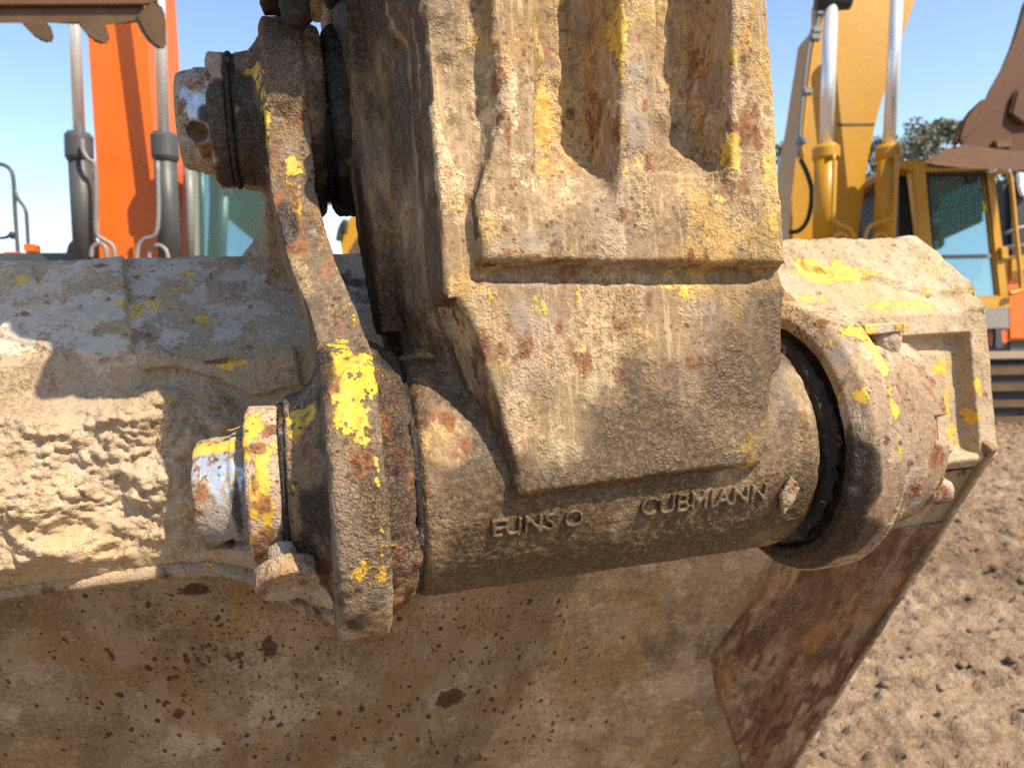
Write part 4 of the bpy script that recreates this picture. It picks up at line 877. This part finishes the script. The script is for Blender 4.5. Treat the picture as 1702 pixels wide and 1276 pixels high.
# ---- yellow excavator on the right
D = 7.2
YX = thing('excavator', 'yellow excavator with teal windscreen and grab rail at the right', 'excavator', Wp(1480, 740, D + .8), 'excavators in the yard')
YX.location.z = 0; bpy.context.view_layer.update()
part('boom', pprism([(1389, -40), (1530, -40), (1521, 0), (1493, 82), (1476, 132), (1457, 197), (1443, 263), (1434, 329), (1427, 388), (1424, 520), (1376, 520), (1383, 330), (1384, 230), (1388, 66)], D, .6, .02), M['yellow'], YX)
part('boom_weld', pprism([(1391, 205), (1455, 205), (1454, 208), (1391, 209)], D - .006, .02), M['brown'], YX)
part('boom_bracket', pprism([(1358, 40), (1389, 20), (1384, 430), (1312, 430), (1316, 330), (1322, 270), (1338, 180), (1350, 100)], D + .05, .5, .02), M['yellow'], YX)
cylinder(YX, [(1381, 8, D - .45), (1373, 244, D - .3)], [(1373, 246, D - .3), (1368, 430, D - .2)], [(1373, 238, D - .31), (1373, 246, D - .3), (1373, 264, D - .3), (1373, 268, D - .3)], .062, .10, [.07, .122, .122, .10], M['yellow'],
         [[(1386, 256, D - .46), (1385, 320, D - .44), (1385, 362, D - .42), (1398, 374, D - .42), (1412, 380, D - .42), (1421, 400, D - .42), (1422, 430, D - .42)],
          [(1384, 430, D - .4), (1386, 396, D - .4), (1397, 388, D - .4), (1408, 396, D - .4), (1410, 430, D - .4)]], M['yellow_pale'])
cylinder(YX, [(1494, -60, D - .45), (1477, 244, D - .3)], [(1477, 246, D - .3), (1468, 430, D - .2)], [(1477, 238, D - .31), (1477, 246, D - .3), (1477, 264, D - .3), (1477, 268, D - .3)], .055, .095, [.07, .115, .115, .095], M['yellow'],
         [[(1490, 256, D - .44), (1489, 300, D - .44), (1487, 352, D - .42), (1470, 366, D - .42), (1446, 376, D - .42), (1438, 396, D - .42), (1437, 430, D - .42)],
          [(1452, 430, D - .4), (1454, 396, D - .4), (1464, 388, D - .4), (1474, 396, D - .4), (1476, 430, D - .4)]], M['yellow_pale'])
part('rod_eye', ptube([(1358, 2, D - .45), (1412, 0, D - .45)], .085, 20, 1), M['black'], YX)
hl = part('hydraulic_line', ptube([(1366, 8, D - .1), (1357, 44, D - .1), (1345, 76, D - .1), (1338, 130, D - .1), (1331, 200, D - .1), (1327, 262, D - .1)], .016, 8), M['steel'], YX)
part('hydraulic_line', ptube([(1372, 16, D - .1), (1362, 50, D - .1), (1352, 80, D - .1), (1344, 140, D - .1), (1337, 200, D - .1), (1333, 262, D - .1)], .016, 8), M['yellow_pale'], YX)
for x, y in ((1366, 18), (1359, 48), (1357, 60), (1344, 150), (1334, 232)):
    part('clamp', pprism([(x - 8, y - 5), (x + 8, y - 5), (x + 8, y + 6), (x - 8, y + 6)], D - .13, .08, .01), M['steel'], hl)
part('hose', ptube([(1330, 264, D - .1), (1342, 290, D - .1), (1349, 320, D - .1), (1344, 360, D - .1), (1330, 382, D - .1), (1312, 386, D - .1)], .022, 10), M['black'], YX)
# cab
Dc = 8.0
part('cab_post', pprism([(1514, 276), (1527, 270), (1540, 280), (1562, 500), (1538, 520), (1530, 400)], Dc, .12, .02), M['yellow_pale'], YX)
part('cab_post', pprism([(1637, 284), (1654, 284), (1681, 506), (1662, 512)], Dc, .12, .02), M['yellow_pale'], YX)
part('cab_post', pprism([(1488, 278), (1498, 278), (1500, 520), (1488, 520)], Dc + 1.3, .12, .01), M['yellow'], YX)
part('cab_sill', pprism([(1540, 494), (1680, 490), (1680, 513), (1540, 520)], Dc - .004, .14, .015), M['yellow_pale'], YX)
part('cab_roof', pprism([(1486, 266), (1654, 262), (1660, 286), (1538, 290), (1526, 282), (1486, 282)], Dc + .004, 1.45, .03), M['yellow'], YX)
ws = part('windscreen', pprism([(1540, 290), (1636, 287), (1664, 492), (1556, 498)], Dc + .05, .012), M['glass_dark'], YX)
part('glass_bar', pprism([(1548, 424), (1658, 422), (1659, 428), (1549, 430)], Dc + .03, .02), M['cabgrey'], ws)
part('window_seal', ptube([(1541, 291, Dc + .03), (1636, 288, Dc + .03), (1664, 492, Dc + .03), (1557, 498, Dc + .03), (1541, 291, Dc + .03)], .02, 6, 1), M['black'], ws)
part('sticker', pprism([(1634, 338), (1640, 337), (1641, 350), (1635, 351)], Dc + .035, .01), M['lime'], ws)
part('rear_window', pprism([(1560, 296), (1630, 294), (1640, 430), (1566, 432)], Dc + 1.4, .012), M['glass'], YX)
part('cab_rear_wall', pprism([(1550, 432), (1642, 430), (1655, 520), (1552, 520)], Dc + 1.4, .05), M['charcoal'], YX)
part('seat', pprism([(1584, 440), (1590, 426), (1620, 426), (1626, 440), (1630, 510), (1584, 510)], Dc + .7, .2, .05), M['seat'], YX)
part('side_window', pprism([(1494, 286), (1514, 284), (1532, 500), (1494, 500)], Dc + .25, .9), M['black'], YX)
part('cab_mirror', pprism([(1606, 291), (1626, 290), (1626, 303), (1608, 304)], Dc + .02, .03, .008), M['black'], YX)
part('grab_rail', ptube([(1650, 300, Dc - .06), (1656, 288, Dc - .06), (1672, 287, Dc - .06), (1680, 300, Dc - .06), (1688, 380, Dc - .06), (1697, 470, Dc - .06), (1692, 484, Dc - .06), (1678, 488, Dc - .06)], .024, 10), M['yellow_pale'], YX)
part('hinge', pprism([(1663, 410), (1676, 409), (1678, 430), (1665, 431)], Dc - .04, .06, .01), M['yellow_pale'], YX)
part('lamp', ptube([(1648, 284, Dc - .1), (1649, 284, Dc - .02)], .03, 16, 1), M['white'], YX)
part('cab_base', pprism([(1545, 514), (1678, 508), (1680, 548), (1545, 552)], Dc - .01, 1.6, .02), M['cabgrey'], YX)
part('floor_panel', pprism([(1300, 548), (1676, 548), (1676, 572), (1300, 576)], Dc + .1, 2.2, .02), M['orange'], YX)
part('step_strut', pprism([(1655, 545), (1664, 545), (1667, 578), (1655, 578)], Dc - .05, .05), M['charcoal'], YX)
part('house', pprism([(1310, 500), (1545, 500), (1545, 552), (1310, 552)], Dc + .3, 2.2, .03), M['yellow'], YX)
for x0, x1 in ((1560, 1760), (1130, 1290)):
    tr_ = part('track', pprism([(x0, 592), (x1, 588), (x1 + 8, 700), (x0 + 6, 712)], Dc - .5, 3.4, .1), M['black'], YX)
    for k in range(5):
        y = 590 + k * 27
        part('track_shoe', pprism([(x0 - 4, y - 5), (x1 + 4, y - 8), (x1 + 4, y + 6), (x0 - 4, y + 9)], Dc - .56 + .015 * abs(k - 2), .12, .012), M['tan' if k == 0 else 'brown'], tr_)
part('track_frame', pprism([(1290, 610), (1560, 605), (1560, 680), (1290, 690)], Dc + .4, 1.4, .05), M['charcoal'], YX)

# ---- orange machine at the right edge, farther off
D = 12.0
RX = thing('excavator', 'red orange machine half hidden behind yellow cab at right edge', 'excavator', Wp(1760, 700, D), 'excavators in the yard')
RX.location.z = 0; bpy.context.view_layer.update()
part('body', pprism([(1672, 472), (1900, 462), (1900, 562), (1676, 566)], D, 2.4, .04), M['orange'], RX)
part('skirt', pprism([(1676, 566), (1900, 562), (1900, 600), (1676, 604)], D + .1, 2.2, .03), M['charcoal'], RX)
part('cab', pprism([(1672, 296), (1900, 284), (1900, 462), (1676, 470)], D + .4, 1.8, .08), M['black'], RX)
part('cab_panel', pprism([(1694, 288), (1712, 286), (1712, 326), (1700, 326), (1694, 310)], D + .3, .08, .02), M['white'], RX)
part('rail', ptube([(1672, 388, D - .1), (1690, 380, D - .1), (1760, 364, D - .1)], .03, 8, 1), M['steel'], RX)
part('rail', ptube([(1672, 412, D - .1), (1760, 402, D - .1)], .04, 8, 1), M['steel'], RX)
part('engine_cover', pprism([(1676, 425), (1760, 418), (1760, 470), (1676, 470)], D + .2, .2, .06), M['yellow'], RX)
for x0, x1 in ((1690, 1770), (1850, 1930)):
    part('track', pprism([(x0, 604), (x1, 602), (x1, 652), (x0, 655)], D - .2, 3.2, .1), M['tan'], RX)

# ---- far yellow excavator arm seen under the upper pin
D = 15.0
FX = thing('excavator', 'far yellow excavator boom seen in gap left of the casting', 'excavator', Wp(600, 640, D), 'excavators in the yard')
FX.location.z = 0; bpy.context.view_layer.update()
part('boom', pprism([(564, 396), (576, 366), (600, 344), (640, 330), (690, 335), (690, 380), (640, 372), (622, 384), (612, 440), (610, 520), (572, 520), (574, 430)], D, .6, .04), M['yellow'], FX)
part('boom_plate', pprism([(578, 420), (600, 382), (622, 360), (640, 356), (626, 384), (612, 430), (596, 460), (576, 460)], D - .05, .06, .02), M['brown'], FX)
part('hose', ptube([(562, 400, D - .1), (566, 380, D - .1), (574, 368, D - .1), (572, 388, D - .1)], .05, 8), M['black'], FX)
part('house', pprism([(520, 510), (720, 505), (720, 590), (520, 590)], D + .2, 3, .06), M['yellow'], FX)
for x0, x1 in ((510, 560), (680, 730)):
    part('track', pprism([(x0, 588), (x1, 588), (x1, 636), (x0, 636)], D - .3, 3.6, .1), M['tan'], FX)

# ---- rust brown bucket hanging at the upper right
D = 5.6
RB = thing('raised_bucket', 'rust brown bucket hanging in front of yellow cab roof at right edge', 'bucket', Wp(1700, 275, D + .3), 'raised buckets of other machines')
sh_ = pprism([(1780, -120), (1716, -30), (1702, 20), (1690, 58), (1672, 100), (1655, 140), (1640, 162), (1618, 186), (1600, 216), (1592, 244), (1640, 258), (1800, 262), (2050, 255), (2050, -120)], D, 1.0, .02, (1600, 225))
part('shell', sh_, M['rusty'], RB)
part('lip', pprism([(1592, 240), (1568, 250), (1545, 262), (1530, 275), (1556, 281), (1600, 279), (1680, 282), (1800, 284), (2050, 280), (2050, 246), (1800, 250), (1700, 252)], D - .06, .7, .03, (1545, 268)), M['rusty_pale'], RB)
part('side_cutter', pprism([(1640, 160), (1647, 172), (1634, 198), (1618, 222), (1602, 236), (1590, 240), (1594, 222), (1606, 200), (1622, 178)], D - .07, .09, .02), M['rusty'], RB)
part('wear_pad', pprism([(1654, 232), (1682, 230), (1684, 246), (1656, 247)], D - .04, .05, .01), M['rusty_pale'], RB)
part('arm', pprism([(2100, -800), (2230, -800), (2160, -60), (2040, -110), (1990, 40), (2050, 40)], D + .5, .4, .02, (1700, 100)), M['rusty'], RB)
part('gusset', pprism([(1690, 150), (1720, 130), (1760, 200), (1700, 205), (1680, 190)], D - .05, .06, .015), M['rusty'], RB)

# ---- brown toothed bucket hanging at the upper left
D = 3.3
TB = thing('raised_bucket', 'brown toothed bucket lip hanging in front of orange boom at upper left', 'bucket', Wp(100, 40, D + .3), 'raised buckets of other machines')
part('shell', pprism([(-320, -420), (230, -420), (252, -120), (262, -20), (266, 6), (240, 12), (-320, 12)], D + .06, .7, .02, (240, 0)), M['brown'], TB)
part('lip', pprism([(-320, 8), (243, 8), (246, 24), (238, 38), (176, 37), (150, 42), (76, 38), (46, 39), (-320, 36)], D, .14, .012, (120, 36)), M['brown'], TB)
part('lip_edge', pprism([(-320, 0), (245, -2), (264, -8), (266, 4), (244, 10), (-320, 13)], D - .025, .16, .01, (120, 10)), M['rusty_pale'], TB)
part('arm', pprism([(-60, -1300), (60, -1300), (90, -415), (-100, -415)], D + .3, .4, .03, (100, 0)), M['brown'], TB)
for pts_ in ([(32, 34), (48, 52), (62, 66), (82, 73), (88, 69), (86, 56), (80, 40), (70, 34)], [(124, 34), (140, 52), (152, 68), (174, 76), (182, 72), (181, 58), (178, 44), (170, 34)],
             [(226, 30), (240, 58), (254, 76), (270, 84), (277, 80), (276, 60), (276, 30), (268, 6), (256, 2), (240, 14)], [(-62, 34), (-46, 52), (-32, 66), (-12, 73), (-6, 69), (-8, 56), (-14, 40), (-24, 34)]):
    t_ = part('tooth', pprism(pts_, D - .05, .13, .014, (150, 50)), M['brown'], TB)

# ---- trees beyond the yard
gl = NT('leaf_green'); cc = gl.co(); nn_ = gl.noise(cc, .8, 4, .6)
gl.put(gl.b.inputs['Base Color'], gl.ramp(nn_, [(.35, (.06, .07, .042)), (.5, (.12, .13, .085)), (.65, (.20, .205, .145))])); gl.b.inputs['Roughness'].default_value = .7
M['leaf'] = gl.m; M['bark'] = paint('bark', (.10, .075, .05), .9, .4)
def tree(px, ptop, D, rad, label, seed, leaves=3200, leaf=.10):
    rg = np.random.default_rng(seed); b = Wp(px, 638, D); b.z = 0; H = Wp(px, ptop, D).z
    T = thing('tree', label, 'tree', b, 'trees beyond the yard'); bpy.context.view_layer.update()
    bm = bmesh.new(); top = b + Vector((.2, 0, H * .7)); tube(bm, curve([b, b + Vector((.1, 0, H * .35)), top], 4), [.16 - .012 * i for i in range(9)], 8)
    cl = []
    for k in range(26):
        a = rg.uniform(0, 2 * math.pi); e = rg.uniform(.15, 1); rr_ = rad * rg.uniform(.3, 1) * math.sqrt(max(.05, 1 - (e - .35) ** 2 * 1.6))
        c_ = b + Vector((rr_ * math.cos(a), rr_ * math.sin(a), H * (.28 + .68 * e))); cl.append(c_)
        if k % 3 == 0: tube(bm, [b + Vector((.1, 0, H * (.25 + .3 * e))), (b + c_) / 2 + Vector((0, 0, H * .3 * e)), c_], [.05, .03, .012], 5)
    part('trunk', from_bm(bm, smooth=True), M['bark'], T)
    cl = np.array([tuple(c_) for c_ in cl]); i = rg.integers(0, len(cl), leaves); s_ = rad * .33 * rg.uniform(.5, 1.2, len(cl))
    d_ = rg.normal(size=(leaves, 3)); d_ /= np.linalg.norm(d_, axis=1)[:, None]; p = cl[i] + d_ * (s_[i] * rg.random(leaves) ** .45)[:, None] * np.array([1, 1, .75])
    u = rg.normal(size=(leaves, 3)); u /= np.linalg.norm(u, axis=1)[:, None]; w = np.cross(u, rg.normal(size=(leaves, 3))); w /= np.linalg.norm(w, axis=1)[:, None]
    sz = leaf * rg.uniform(.6, 1.3, leaves)[:, None]
    Vt = np.stack([p - u * sz, p + w * sz * .5, p + u * sz, p - w * sz * .5], 1).reshape(-1, 3); part('crown', raw('crown', Vt, np.arange(leaves * 4).reshape(-1, 4)), M['leaf'], T)
tree(1318, 236, 24, 1.6, 'thin grey green tree just right of the casting edge', 1)
tree(1345, 300, 30, 2.4, 'low dense tree behind the yellow boom foot', 6, 4000)
tree(1452, 238, 28, 1.6, 'bushy tree between the yellow boom and its right cylinder', 2)
tree(1524, 196, 30, 1.9, 'tallest loose tree left of the raised rusty bucket', 3)
tree(1588, 198, 27, 1.4, 'sparse tree tucked against the raised rusty bucket edge', 4, 2600)
tree(1700, 190, 29, 2.2, 'dark tree behind the red orange machine', 5, 4000)
tree(1486, 226, 26, 1.5, 'round bush crown right of the yellow boom cylinder rod', 8, 3000)
tree(1556, 214, 31, 1.7, 'low bush between tallest tree and raised rusty bucket', 9, 3000)
